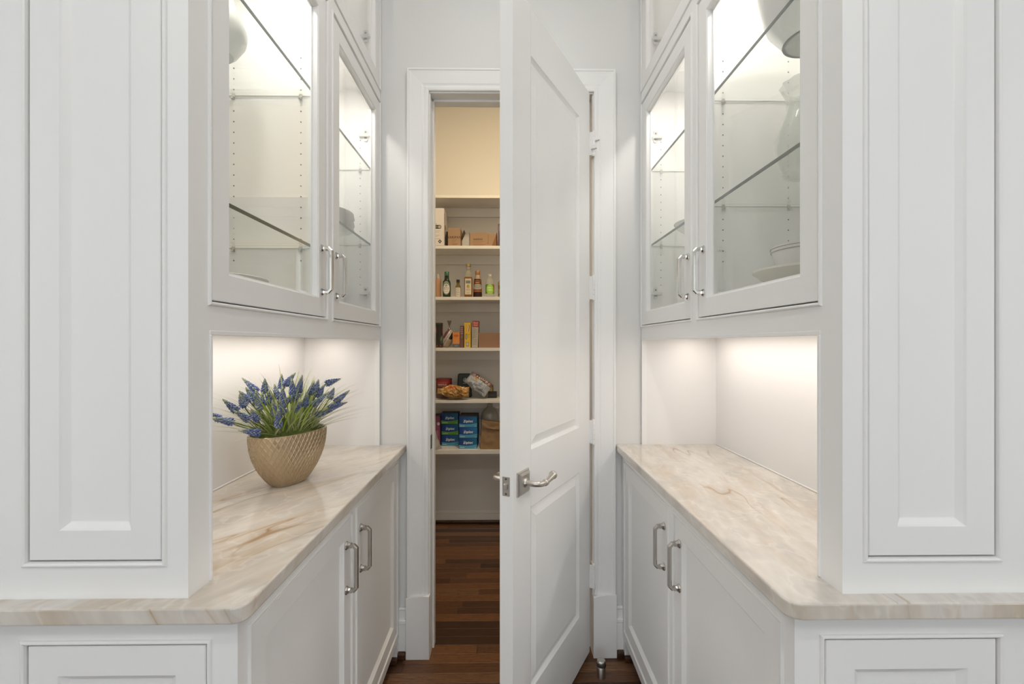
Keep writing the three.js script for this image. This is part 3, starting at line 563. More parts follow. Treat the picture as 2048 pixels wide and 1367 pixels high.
{ // shelf 1: boxes
  let t = food('white_box', 'tall white box with black pill-shaped emblem, at the shelf end', 'box', -0.4925, 1, 3.255);
  printed(t, 0.119, 0.259, 0.2, print(256, 512, (c, w, h) => {
    fillAll(c, w, h, '#e4dfdc'); c.fillStyle = '#2c2826'; c.beginPath(); c.roundRect(110, 232, 108, 52, 26); c.fill(); text(c, 'ECO', 138, 268, 26, '#bdb8b4'); c.fillStyle = '#e4dfdc'; c.beginPath(); c.roundRect(170, 243, 38, 30, 12); c.fill(); text(c, 'MEL', 189, 264, 16, '#2c2826');
    c.fillStyle = '#8f8a86'; c.fillRect(110, 212, 40, 10); for (const [y, l] of [[310, 90], [330, 70], [370, 80], [385, 60], [420, 90]]) c.fillRect(110, y, l, 4);
    c.save(); c.translate(196, 458); c.rotate(Math.PI / 4); c.fillStyle = '#2c2826'; c.fillRect(-20, -20, 40, 40); c.fillStyle = '#e4dfdc'; c.fillRect(-8, -8, 16, 16); c.restore();
  }), '#ddd8d4');
  local(t, 'printed_side', new THREE.BoxGeometry(0.0008, 0.25, 0.19).translate(0.0597, 0.13, 0), std('#ffffff', 0.5, { map: print(256, 320, (c, w, h) => { fillAll(c, w, h, '#cfc6bf'); c.fillStyle = '#37302c'; c.fillRect(0, 40, 16, 90); c.beginPath(); c.arc(70, 150, 26, 0, 7); c.fill(); for (let k = 0; k < 6; k++) { c.save(); c.translate(60, 220 + k * 26); c.rotate(0.8); c.fillRect(-40, -5, 110, 9); c.restore(); } c.fillRect(190, 150, 66, 170); }) }));
  const kraft = '#a78a6d';
  const brown = (w, h, word, wx, extra) => print(w, h, (c) => { fillAll(c, w, h, kraft); text(c, word, wx, h * 0.55, h * 0.17, '#4a3524', 'bold'); c.fillStyle = '#8d6a49'; for (let k = 0; k < 3; k++) c.fillRect(wx - w * 0.2, h * (0.62 + k * 0.06), w * (0.42 - 0.06 * k), h * 0.018); c.fillStyle = '#94562f'; c.fillRect(wx - w * 0.17, h * 0.83, w * 0.45, h * 0.025); c.fillRect(wx - w * 0.17, h * 0.89, w * 0.38, h * 0.02); extra?.(c); });
  t = food('cardboard_carton', 'narrow brown printed carton with one side flap raised', 'box', -0.368, 1, 3.26);
  printed(t, 0.088, 0.133, 0.12, brown(256, 384, 'VARIPAY', 128), kraft);
  local(t, 'flap', new THREE.BoxGeometry(0.002, 0.062, 0.1).rotateZ(-0.42).translate(0.056, 0.095, 0), matte('#836a52'));
  local(t, 'dark_packet', new RoundedBoxGeometry(0.012, 0.11, 0.1, 1, 0.002).translate(-0.052, 0.055, 0), matte('#2b2320'));
  t = food('cardboard_carton', 'wide brown printed carton open at the top behind its front', 'box', -0.164, 1, 3.26);
  const W2 = 0.194, H2 = 0.099;
  local(t, 'carton', join(new THREE.BoxGeometry(W2, 0.003, 0.13).translate(0, 0.0015, 0), new THREE.BoxGeometry(0.003, H2, 0.13).translate(-W2 / 2 + 0.0015, H2 / 2, 0), new THREE.BoxGeometry(0.003, H2, 0.13).translate(W2 / 2 - 0.0015, H2 / 2, 0), new THREE.BoxGeometry(W2, H2 + 0.002, 0.003).translate(0, H2 / 2, -0.0635)), matte('#5e4327'));
  const fs = new THREE.Shape(); fs.moveTo(-W2 / 2, 0); fs.lineTo(W2 / 2, 0); fs.lineTo(W2 / 2, H2 - 0.004); fs.lineTo(0.045, H2 - 0.004); fs.quadraticCurveTo(0.0, H2 + 0.006, -0.075, H2 - 0.002); fs.lineTo(-W2 / 2, H2 - 0.004); fs.closePath();
  const fg = new THREE.ExtrudeGeometry(fs, { depth: 0.003, bevelEnabled: false, curveSegments: 10 }).translate(0, 0, 0.062);
  { const p = fg.attributes.position, uv = fg.attributes.uv; for (let i = 0; i < p.count; i++) uv.setXY(i, p.getX(i) / W2 + 0.5, p.getY(i) / (H2 + 0.003)); }
  local(t, 'printed_front', fg, std('#ffffff', 0.75, { map: brown(512, 256, 'VARIPAY', 160, (c) => { c.fillStyle = '#8f623f'; c.beginPath(); c.moveTo(512, 0); c.lineTo(512, 256); c.lineTo(410, 256); c.closePath(); c.fill(); c.fillStyle = '#9c7148'; c.fillRect(345, 40, 10, 150); c.fillRect(325, 190, 40, 12); c.fillStyle = '#7a5a36'; c.fillRect(200, 236, 60, 14); c.fillRect(290, 236, 110, 10); }) }));
  t = food('purple_carton', 'narrow purple carton at the right, next to the open brown carton', 'box', -0.017, 1, 3.26);
  printed(t, 0.086, 0.166, 0.1, print(128, 256, (c, w, h) => { fillAll(c, w, h, '#6d5468'); c.fillStyle = '#8d7487'; c.fillRect(8, 20, 112, 60); text(c, 'TEA', 64, 66, 40, '#d8c8d0'); c.fillStyle = '#5a4356'; c.fillRect(8, 170, 112, 70); }), '#5f4a5b');
}
{ // shelf 2: bottles
  const amber = lin(0.22, 0.085, 0.014, 0.08), green = lin(0.012, 0.022, 0.008, 0.06), dark = lin(0.035, 0.010, 0.006, 0.06), olive = lin(0.17, 0.13, 0.02, 0.08);
  const lab = (t, r, y0, y1, arc, tex, tilt = 0) => local(t, 'label', new THREE.CylinderGeometry(r + tilt, r, y1 - y0, 24, 1, true, -arc / 2, arc).translate(0, (y0 + y1) / 2, 0), std('#ffffff', 0.5, { map: tex }));
  let t = food('spray_bottle', 'peach coloured plastic bottle with pale cap, first in the row', 'bottle', -0.486, 2, 3.24);
  local(t, 'body', lathe([[0, 0], [0.020, 0], [0.0215, 0.003], [0.0215, 0.12], [0.018, 0.134], [0.011, 0.138], [0, 0.138]], 28), lin(0.52, 0.30, 0.17, 0.35));
  local(t, 'cap', lathe([[0, 0.138], [0.011, 0.138], [0.0105, 0.15], [0.007, 0.166], [0.004, 0.17], [0, 0.17]], 20), lin(0.62, 0.54, 0.5, 0.4));
  t = food('sauce_bottle', 'dark bottle with green cap and round white label', 'bottle', -0.4225, 2, 3.22);
  local(t, 'body', lathe([[0, 0], [0.026, 0], [0.028, 0.004], [0.028, 0.098], [0.026, 0.112], [0.0165, 0.130], [0.0155, 0.152], [0.0135, 0.153], [0.0135, 0.165], [0, 0.165]], 32), green);
  local(t, 'cap', lathe([[0, 0.154], [0.0158, 0.154], [0.0158, 0.181], [0.0145, 0.1825], [0, 0.1825]], 28), lin(0.02, 0.13, 0.06, 0.4), 'green cap');
  lab(t, 0.0283, 0.012, 0.116, 2.2, print(256, 400, (c, w, h) => { fillAll(c, w, h, '#1e3020'); c.fillStyle = '#8c9a86'; c.beginPath(); c.ellipse(128, 190, 118, 185, 0, 0, 7); c.fill(); c.fillStyle = '#e9e4dc'; c.beginPath(); c.ellipse(128, 215, 106, 130, 0, 0, 7); c.fill(); c.lineWidth = 9; c.strokeStyle = '#22302a'; c.beginPath(); c.arc(128, 132, 26, 0, 7); c.stroke(); c.beginPath(); c.moveTo(104, 140); c.lineTo(128, 118); c.lineTo(152, 140); c.stroke(); text(c, 'KIKKOMAN', 128, 205, 29, '#1c2420'); text(c, 'SOY SAUCE', 128, 250, 26, '#9a4a3c'); text(c, 'less sodium', 128, 300, 22, '#444'); }));
  t = food('oil_bottle', 'smallest bottle, olive green with tall white label', 'bottle', -0.3425, 2, 3.22);
  local(t, 'body', lathe([[0, 0], [0.018, 0], [0.0196, 0.003], [0.0196, 0.07], [0.0175, 0.08], [0.0105, 0.092], [0.0105, 0.112], [0, 0.112]], 28), olive);
  local(t, 'cap', lathe([[0, 0.106], [0.0122, 0.106], [0.0122, 0.127], [0, 0.128]], 24), matte('#2d2620', 0.4));
  lab(t, 0.0199, 0.006, 0.07, 2.3, print(128, 192, (c, w, h) => { fillAll(c, w, h, '#dcd5c8'); c.strokeStyle = '#555'; c.lineWidth = 5; c.strokeRect(48, 24, 32, 46); text(c, 'OLIO', 64, 110, 26, '#444'); for (let k = 0; k < 3; k++) c.fillRect(34, 130 + 16 * k, 60, 4); }));
  t = food('olive_oil_bottle', 'tallest bottle, square amber oil bottle with gold cap', 'bottle', -0.269, 2, 3.22);
  local(t, 'body', join(new RoundedBoxGeometry(0.056, 0.145, 0.056, 3, 0.008).translate(0, 0.0725, 0)), amber);
  local(t, 'neck', join(new THREE.CylinderGeometry(0.015, 0.0355, 0.055, 4, 4).rotateY(Math.PI / 4).translate(0, 0.171, 0), lathe([[0.0125, 0.19], [0.0135, 0.2], [0.0155, 0.202], [0.0155, 0.21], [0.0135, 0.212], [0.0135, 0.222]], 24)), new THREE.MeshPhysicalMaterial({ color: new THREE.Color(0.85, 0.83, 0.72), roughness: 0.05, transmission: 0.75, thickness: 0 }));
  local(t, 'cap', lathe([[0, 0.218], [0.017, 0.218], [0.017, 0.237], [0.015, 0.239], [0, 0.239]], 28), lin(0.42, 0.32, 0.13, 0.35, { metalness: 0.6 }), 'gold screw cap');
  local(t, 'label', new THREE.BoxGeometry(0.044, 0.112, 0.0006).translate(0, 0.076, 0.0284), std('#ffffff', 0.5, { map: print(192, 480, (c, w, h) => { fillAll(c, w, h, '#d3c9b2'); c.fillStyle = '#8d8f8a'; c.fillRect(20, 60, 150, 90); text(c, 'EXTRA', 96, 98, 36, '#3f3f3a'); text(c, 'VIRGIN', 96, 138, 36, '#3f3f3a'); c.fillStyle = '#c3a95c'; c.beginPath(); c.ellipse(96, 240, 46, 62, 0, 0, 7); c.fill(); c.fillStyle = '#7d8a48'; c.beginPath(); c.ellipse(84, 230, 16, 28, 0.4, 0, 7); c.fill(); text(c, 'OLIVE OIL', 96, 350, 28, '#55513f'); text(c, '500 ml', 96, 440, 26, '#77705c'); }) }));
  t = food('syrup_bottle', 'cone-shaped dark syrup bottle with gold-brown cap', 'bottle', -0.204, 2, 3.22);
  local(t, 'body', lathe([[0, 0], [0.031, 0], [0.0325, 0.004], [0.031, 0.04], [0.028, 0.085], [0.0245, 0.13]], 32), dark);
  local(t, 'neck', lathe([[0.0245, 0.13], [0.0195, 0.15], [0.0145, 0.162], [0.0145, 0.168]], 28), lin(0.42, 0.30, 0.2, 0.25));
  local(t, 'cap', lathe([[0, 0.163], [0.0165, 0.163], [0.0172, 0.168], [0.0172, 0.188], [0.0155, 0.19], [0, 0.19]], 26), lin(0.36, 0.17, 0.05, 0.4), 'gold-brown cap');
  lab(t, 0.0322, 0.036, 0.124, 2.6, print(320, 380, (c, w, h) => { fillAll(c, w, h, '#4a1d12'); c.fillStyle = '#c98b3c'; c.fillRect(0, 22, w, 12); c.fillRect(0, 340, w, 16); c.fillRect(30, 60, 260, 60); c.fillStyle = '#6a2a18'; c.fillRect(40, 66, 240, 46); c.fillStyle = '#b8b6a8'; c.beginPath(); c.roundRect(14, 140, 292, 150, 60); c.fill(); text(c, 'ORIGINAL', 160, 205, 46, '#2a2420'); text(c, 'SYRUP', 160, 258, 46, '#2a2420'); text(c, 'MAPLE', 160, 104, 40, '#e8c070'); c.fillStyle = '#a33a20'; c.fillRect(0, 300, w, 26); }), -0.0052);
  t = food('vinegar_bottle', 'clear plastic bottle with white cap and lime green label', 'bottle', -0.118, 2, 3.22);
  local(t, 'body', lathe([[0, 0], [0.027, 0], [0.0305, 0.006], [0.0305, 0.1], [0.026, 0.122], [0.016, 0.14], [0.0125, 0.145], [0.0125, 0.152]], 32), new THREE.MeshPhysicalMaterial({ color: new THREE.Color(0.93, 0.92, 0.88), roughness: 0.05, transmission: 0.85, thickness: 0 }));
  local(t, 'cap', lathe([[0, 0.149], [0.0142, 0.149], [0.0142, 0.165], [0, 0.166]], 26), lin(0.62, 0.6, 0.56, 0.4));
  lab(t, 0.0308, 0.028, 0.092, 3.4, print(384, 200, (c, w, h) => { fillAll(c, w, h, '#5f8d3a'); c.fillStyle = '#a6d650'; c.beginPath(); c.ellipse(200, 110, 110, 110, 0, 0, 7); c.fill(); c.fillStyle = '#b4512c'; c.fillRect(300, 0, 60, 120); c.fillStyle = '#3f6a2a'; c.fillRect(20, 60, 50, 140); text(c, 'APPLE', 195, 90, 44, '#e8f2c8'); text(c, 'CIDER', 195, 140, 44, '#e8f2c8'); }));
  t = food('cooking_wine_bottle', 'bottle with patterned tan label at the end of the row, half hidden by the door', 'bottle', -0.032, 2, 3.24);
  local(t, 'body', lathe([[0, 0], [0.027, 0], [0.0285, 0.004], [0.0285, 0.095], [0.02, 0.12], [0.013, 0.135], [0.013, 0.17], [0, 0.17]], 30), lin(0.30, 0.27, 0.16, 0.15));
  lab(t, 0.0288, 0.006, 0.115, 3.6, print(256, 256, (c, w, h) => { fillAll(c, w, h, '#a8966c'); c.fillStyle = '#57503e'; for (let k = 0; k < 14; k++) c.fillRect((k * 53) % 230, 30 + (k * 37) % 200, 34, 18); text(c, 'WINE', 128, 128, 54, '#40382a'); }));
}
{ // shelf 3
  let t = food('tin_canister', 'tall dark printed tin standing next to the bread bag', 'tin', -0.478, 3, 3.24);
  local(t, 'body', new THREE.CylinderGeometry(0.0245, 0.0245, 0.155, 32).translate(0, 0.0775, 0), std('#ffffff', 0.35, { map: print(512, 512, (c, w, h) => { fillAll(c, w, h, '#2b2a22'); for (let k = 0; k < 2; k++) { const o = k * 256; c.fillStyle = '#6d2a26'; c.fillRect(o + 70, 30, 130, 150); c.fillStyle = '#b04a3e'; c.beginPath(); c.ellipse(o + 150, 110, 36, 60, 0, 0, 7); c.fill(); c.fillStyle = '#5b6650'; c.beginPath(); c.ellipse(o + 90, 330, 60, 110, 0, 0, 7); c.fill(); c.fillStyle = '#8f9a80'; c.beginPath(); c.ellipse(o + 70, 300, 24, 50, 0.3, 0, 7); c.fill(); c.fillStyle = '#8a4a36'; c.fillRect(o + 30, 450, 200, 40); } }) }));
  local(t, 'lid', lathe([[0, 0.155], [0.0252, 0.155], [0.0252, 0.174], [0.0235, 0.176], [0, 0.176]], 32), matte('#24241f', 0.4));
  t = food('bread_bag', 'twisted plastic bread bag with red, white and black print', 'bag', -0.414, 3, 3.23);
  const sp = new THREE.SphereGeometry(1, 40, 30), p = sp.attributes.position, uv = sp.attributes.uv;
  for (let i = 0; i < p.count; i++) { const x = p.getX(i), y = p.getY(i), z = p.getZ(i), n = 1 + 0.08 * fbm(x * 3, y * 3, z * 3, 3), sq = 1 - 0.25 * Math.max(0, y) * Math.max(0, y); p.setXYZ(i, x * n * 0.038 * sq + y * 0.012, 0.066 + y * 0.066, z * n * 0.04 * sq); uv.setXY(i, x * 0.5 + 0.5, y * 0.5 + 0.5); }
  sp.computeVertexNormals();
  local(t, 'loaf', sp, std('#ffffff', 0.35, { clearcoat: 0.4, map: print(256, 384, (c, w, h) => { fillAll(c, w, h, '#a89680'); c.fillStyle = '#74434a'; c.fillRect(0, 0, 150, 190); c.fillStyle = '#1d2420'; c.beginPath(); c.ellipse(205, 120, 62, 100, 0, 0, 7); c.fill(); c.save(); c.translate(110, 190); c.rotate(-1.12); c.fillStyle = '#bdb6b4'; c.fillRect(-190, -42, 400, 84); text(c, 'HONEY WHEAT', 0, 16, 46, '#59535a'); c.restore(); }) }));
  local(t, 'twisted_neck', join(lathe([[0.014, 0.128], [0.006, 0.142], [0.004, 0.15], [0.009, 0.168], [0.016, 0.19]], 12).translate(0.008, 0, 0)), std('#8c8478', 0.25, { transmission: 0.4, thickness: 0, side: THREE.DoubleSide }));
  t = food('cracker_box', 'short orange box with blue-grey bottom edge', 'box', -0.3555, 3, 3.235);
  t.rotation.y = 0.05;
  printed(t, 0.051, 0.109, 0.08, print(192, 400, (c, w, h) => { fillAll(c, w, h, '#d98a3e'); c.fillStyle = '#cc6a2c'; c.beginPath(); c.ellipse(96, 90, 74, 34, 0, 0, 7); c.fill(); text(c, 'CORN', 96, 104, 40, '#a84e22'); c.fillStyle = '#e0a04c'; for (let k = 0; k < 18; k++) c.fillRect((k * 61) % 170, 160 + (k * 29) % 120, 24, 14); c.fillStyle = '#59626f'; c.fillRect(0, 305, w, 95); text(c, 'MIX', 96, 370, 44, '#9aa4b0'); }), '#b87438');
  t = food('spice_box', 'slim maroon box between the orange and the yellow box', 'box', -0.3145, 3, 3.235);
  printed(t, 0.025, 0.154, 0.07, print(96, 512, (c, w, h) => { fillAll(c, w, h, '#74504c'); c.fillStyle = '#a58c88'; for (let k = 0; k < 4; k++) c.fillRect(14, 30 + k * 46, 68, 26); c.fillStyle = '#8a6a66'; c.beginPath(); c.ellipse(48, 260, 26, 40, 0, 0, 7); c.fill(); }), '#5f403c');
  t = food('pasta_box', 'bright yellow upright box with small pictures', 'box', -0.2745, 3, 3.235);
  printed(t, 0.046, 0.176, 0.07, print(192, 720, (c, w, h) => { fillAll(c, w, h, '#e0b532'); c.lineWidth = 16; for (const [x, col] of [[70, '#d88f50'], [100, '#e8d8b0'], [130, '#7c4a2a']]) { c.strokeStyle = col; c.beginPath(); c.moveTo(x + 8, 60); c.quadraticCurveTo(x + 34, 150, x - 10, 250); c.stroke(); } c.fillStyle = '#6b7a58'; c.beginPath(); c.ellipse(62, 400, 30, 88, 0, 0, 7); c.fill(); c.fillStyle = '#a8b8a4'; c.beginPath(); c.ellipse(62, 400, 16, 66, 0, 0, 7); c.fill(); text(c, 'NEW', 132, 360, 34, '#8a7420'); text(c, '6 oz', 132, 420, 30, '#8a7420'); c.fillStyle = '#8c8a72'; c.fillRect(48, 560, 92, 130); c.fillStyle = '#b8c0c8'; c.beginPath(); c.ellipse(94, 620, 30, 44, 0, 0, 7); c.fill(); }), '#c89e2c');
  t = food('rice_box', 'upright box with red top and pale grey front, beside the yellow box', 'box', -0.2235, 3, 3.235);
  t.rotation.z = -0.035; t.position.y += 0.0009;
  printed(t, 0.045, 0.189, 0.07, print(192, 800, (c, w, h) => { fillAll(c, w, h, '#b5ad9e'); c.fillStyle = '#a8443a'; c.fillRect(0, 0, w, 190); text(c, 'Near', 96, 84, 66, '#dcb8ac', 'italic bold'); text(c, 'East', 96, 150, 66, '#dcb8ac', 'italic bold'); c.fillStyle = '#7d776c'; for (let k = 0; k < 9; k++) c.fillRect(24, 230 + k * 34, 60 + (k * 47) % 90, 10); c.fillStyle = '#8d867a'; for (let k = 0; k < 5; k++) c.fillRect(30, 560 + k * 36, 130, 10); c.fillStyle = '#a8443a'; c.fillRect(24, 500, 24, 24); }), '#5c342c');
  t = food('cardboard_carton', 'plain long brown carton lying behind the red-topped box', 'box', -0.072, 3, 3.25);
  printed(t, 0.25, 0.1035, 0.11, print(512, 256, (c, w, h) => { fillAll(c, w, h, '#97745a'); for (let k = 0; k < 90; k++) { c.fillStyle = k % 2 ? 'rgba(150,105,70,0.25)' : 'rgba(175,130,92,0.2)'; c.fillRect(0, k * 2.9, w, 1.4); } }), '#8f6e55');
}
function pillow(w, h, dep, crease, sx = 0, tapL = 1, tapR = 1) { // a soft filled bag: flat crimped seams at both ends, creased between
  const nu = 64, nv = 56, pos = [], uv = [], idx = [], ss = (x) => { x = clamp(x); return x * x * (3 - 2 * x); };
  const ridge = (x, y, z) => { const a = 1 - Math.abs(noise.noise(x, y, z)) * 2; return a * a * a; };
  for (let i = 0; i <= nu; i++) {
    const u = i / nu * 2 - 1, full = Math.pow(1 - Math.pow(Math.abs(u), 3.2), 0.55), tap = u < 0 ? mix(1, tapL, ss(-u)) : mix(1, tapR, ss(u));
    for (let k = 0; k <= nv; k++) {
      const a = k / nv * 2 * Math.PI, ca = Math.cos(a), sa = Math.sin(a), q = (v, e) => Math.sign(v) * Math.pow(Math.abs(v), e);
      const x = u * w / 2, y = q(sa, 0.85) * h / 2 * tap * (1 - 0.10 * full), z = q(ca, 0.9) * (dep / 2 * full + 0.0008);
      const n = crease * (0.9 * ridge(u * 2.1 + sx, sa * 1.6, ca * 1.6 + 3) + 0.5 * ridge(u * 4.3 + sx, sa * 3.1 + 5, ca * 2.4) - 0.5 + 0.8 * fbm(u * 3 + sx, sa * 2, ca * 2, 3));
      pos.push(x + n * 0.15, y + n * sa * 0.8, z + n * ca * (0.25 + full)); uv.push(u * 0.5 + 0.5, clamp(0.5 + 0.5 * sa));
    }
  }
  for (let i = 0; i < nu; i++) for (let k = 0; k < nv; k++) { const a = i * (nv + 1) + k, b = a + nv + 1; idx.push(a, b, a + 1, b, b + 1, a + 1); }
  const g = new THREE.BufferGeometry(); g.setAttribute('position', new THREE.Float32BufferAttribute(pos, 3)); g.setAttribute('uv', new THREE.Float32BufferAttribute(uv, 2)); g.setIndex(idx); g.computeVertexNormals(); return g;
}
{ // shelf 4
  let t = food('coffee_can', 'wide red can with dark label band', 'can', -0.4535, 4, 3.305);
  local(t, 'body', new THREE.CylinderGeometry(0.057, 0.057, 0.128, 48).rotateY(Math.PI).translate(0, 0.064, 0), std('#ffffff', 0.35, { map: print(1024, 384, (c, w, h) => { fillAll(c, w, h, '#7a2426'); c.fillStyle = '#a03034'; c.fillRect(0, 0, w, 60); c.strokeStyle = '#c89a8e'; c.lineWidth = 5; c.strokeRect(392, 40, 200, 90); text(c, 'NESTLE', 490, 108, 54, '#ead8cc'); c.fillStyle = '#2a1c1a'; c.fillRect(382, 140, 215, 110); text(c, 'RICH MILK', 490, 186, 38, '#d8ccc4'); text(c, 'CHOCOLATE', 490, 232, 34, '#d8ccc4'); c.fillStyle = '#6a4a44'; c.fillRect(0, 262, w, 122); }) }));
  local(t, 'lid', lathe([[0, 0.128], [0.0585, 0.128], [0.0585, 0.139], [0.055, 0.141], [0, 0.139]], 48), lin(0.22, 0.035, 0.035, 0.4), 'dark red lid');
  t = food('coffee_bag', 'dark green folded coffee bag with round white emblem', 'bag', -0.308, 4, 3.335);
  const sg = new RoundedBoxGeometry(0.1, 0.172, 0.07, 4, 0.012), q = sg.attributes.position;
  for (let i = 0; i < q.count; i++) { const y = q.getY(i) / 0.172 + 0.5; q.setXYZ(i, q.getX(i) * (1.1 - 0.16 * y) + 0.003 * fbm(q.getX(i) * 20, y * 4, 2), q.getY(i), q.getZ(i) * (1.1 - 0.55 * y) + 0.004 * fbm(q.getX(i) * 25, y * 5, 7)); }
  sg.computeVertexNormals();
  local(t, 'body', sg.translate(0, 0.087, 0), lin(0.018, 0.028, 0.02, 0.4));
  local(t, 'printed_emblem', new THREE.BoxGeometry(0.046, 0.05, 0.0008).rotateX(-0.085).translate(0.008, 0.122, 0.0295), std('#ffffff', 0.5, { map: print(256, 280, (c, w, h) => {
    fillAll(c, w, h, '#19201b'); c.fillStyle = '#c9d2c8'; c.beginPath(); c.arc(128, 110, 88, 0, 7); c.fill(); c.fillStyle = '#19201b'; c.beginPath(); c.arc(128, 110, 76, 0, 7); c.fill(); c.strokeStyle = '#c9d2c8'; c.fillStyle = '#c9d2c8';
    c.beginPath(); c.moveTo(128, 30); c.lineTo(150, 62); c.lineTo(106, 62); c.closePath(); c.fill(); c.beginPath(); c.ellipse(128, 96, 20, 26, 0, 0, 7); c.fill(); c.lineWidth = 9;
    for (const k of [-1, 1]) { for (let j = 0; j < 3; j++) { c.beginPath(); c.moveTo(128 + k * (18 + j * 4), 74 + j * 8); c.quadraticCurveTo(128 + k * (44 + j * 9), 120, 128 + k * (20 + j * 14), 166 - j * 10); c.stroke(); } }
    c.fillRect(116, 130, 24, 46); text(c, 'STARBUCKS', 128, 254, 34, '#c9d2c8'); }) }));
  t = food('snack_bag', 'crumpled golden bag lying on its side in front', 'bag', -0.376, 4, 3.178);
  const gb = local(t, 'body', pillow(0.222, 0.108, 0.088, 0.010, 2.2, 0.34, 0.62).translate(0, 0.055, 0), std('#ffffff', 0.24, { clearcoat: 0.7, clearcoatRoughness: 0.15, map: print(512, 256, (c, w, h) => { fillAll(c, w, h, '#b98a44'); c.fillStyle = '#c96f2c'; c.fillRect(150, 30, 170, 60); c.fillStyle = '#d2ac6c'; c.fillRect(0, 40, 110, 190); c.fillStyle = '#9c6f2e'; c.fillRect(330, 80, 80, 150); for (let k = 0; k < 26; k++) { c.fillStyle = k % 2 ? '#a67832' : '#cfa35a'; c.save(); c.translate((k * 83) % 512, (k * 47) % 256); c.rotate(k); c.fillRect(-30, -4, 60, 8); c.restore(); } }) }));
  gb.rotation.set(-0.12, 0, -0.05);
  t = food('chip_bag', 'silver and brown snack bag leaning on its corner', 'bag', -0.200, 4, 3.25);
  const cb = local(t, 'body', pillow(0.180, 0.120, 0.088, 0.009, 8.4, 0.8, 0.9), std('#ffffff', 0.28, { clearcoat: 0.5, map: print(512, 384, (c, w, h) => { fillAll(c, w, h, '#b9bfc6'); c.fillStyle = '#7d5a50'; c.fillRect(60, 0, 452, 120); c.fillStyle = '#a99a98'; c.fillRect(0, 0, 120, 150); text(c, 'LOUPS', 300, 92, 104, '#e2d8ce'); c.fillStyle = '#d09a58'; c.beginPath(); c.moveTo(100, 130); c.lineTo(210, 110); c.lineTo(200, 200); c.closePath(); c.fill(); c.fillStyle = '#8b9098'; for (let k = 0; k < 9; k++) c.fillRect(230 + (k * 61) % 200, 190 + (k * 37) % 150, 70, 9); c.fillStyle = '#5e646c'; c.fillRect(330, 300, 120, 22); }) }));
  cb.rotation.set(-0.28, 0.05, -0.62); cb.position.y = 0.104;
  t = food('black_box', 'flat black box under the small yellow box', 'box', -0.102, 4, 3.31);
  printed(t, 0.062, 0.042, 0.07, print(128, 96, (c, w, h) => { fillAll(c, w, h, '#26221f'); c.fillStyle = '#55504a'; c.fillRect(20, 46, 88, 5); }), '#211d1a');
  t = thing('yellow_box', 'small yellow box with dark rim on the black box', 'box', -0.122, SH[4][1] + 0.0432, -3.32);
  printed(t, 0.05, 0.042, 0.05, print(128, 96, (c, w, h) => { fillAll(c, w, h, '#3a2f26'); c.fillStyle = '#bf9d58'; c.fillRect(8, 12, 112, 78); }), '#4a3d2c');
}
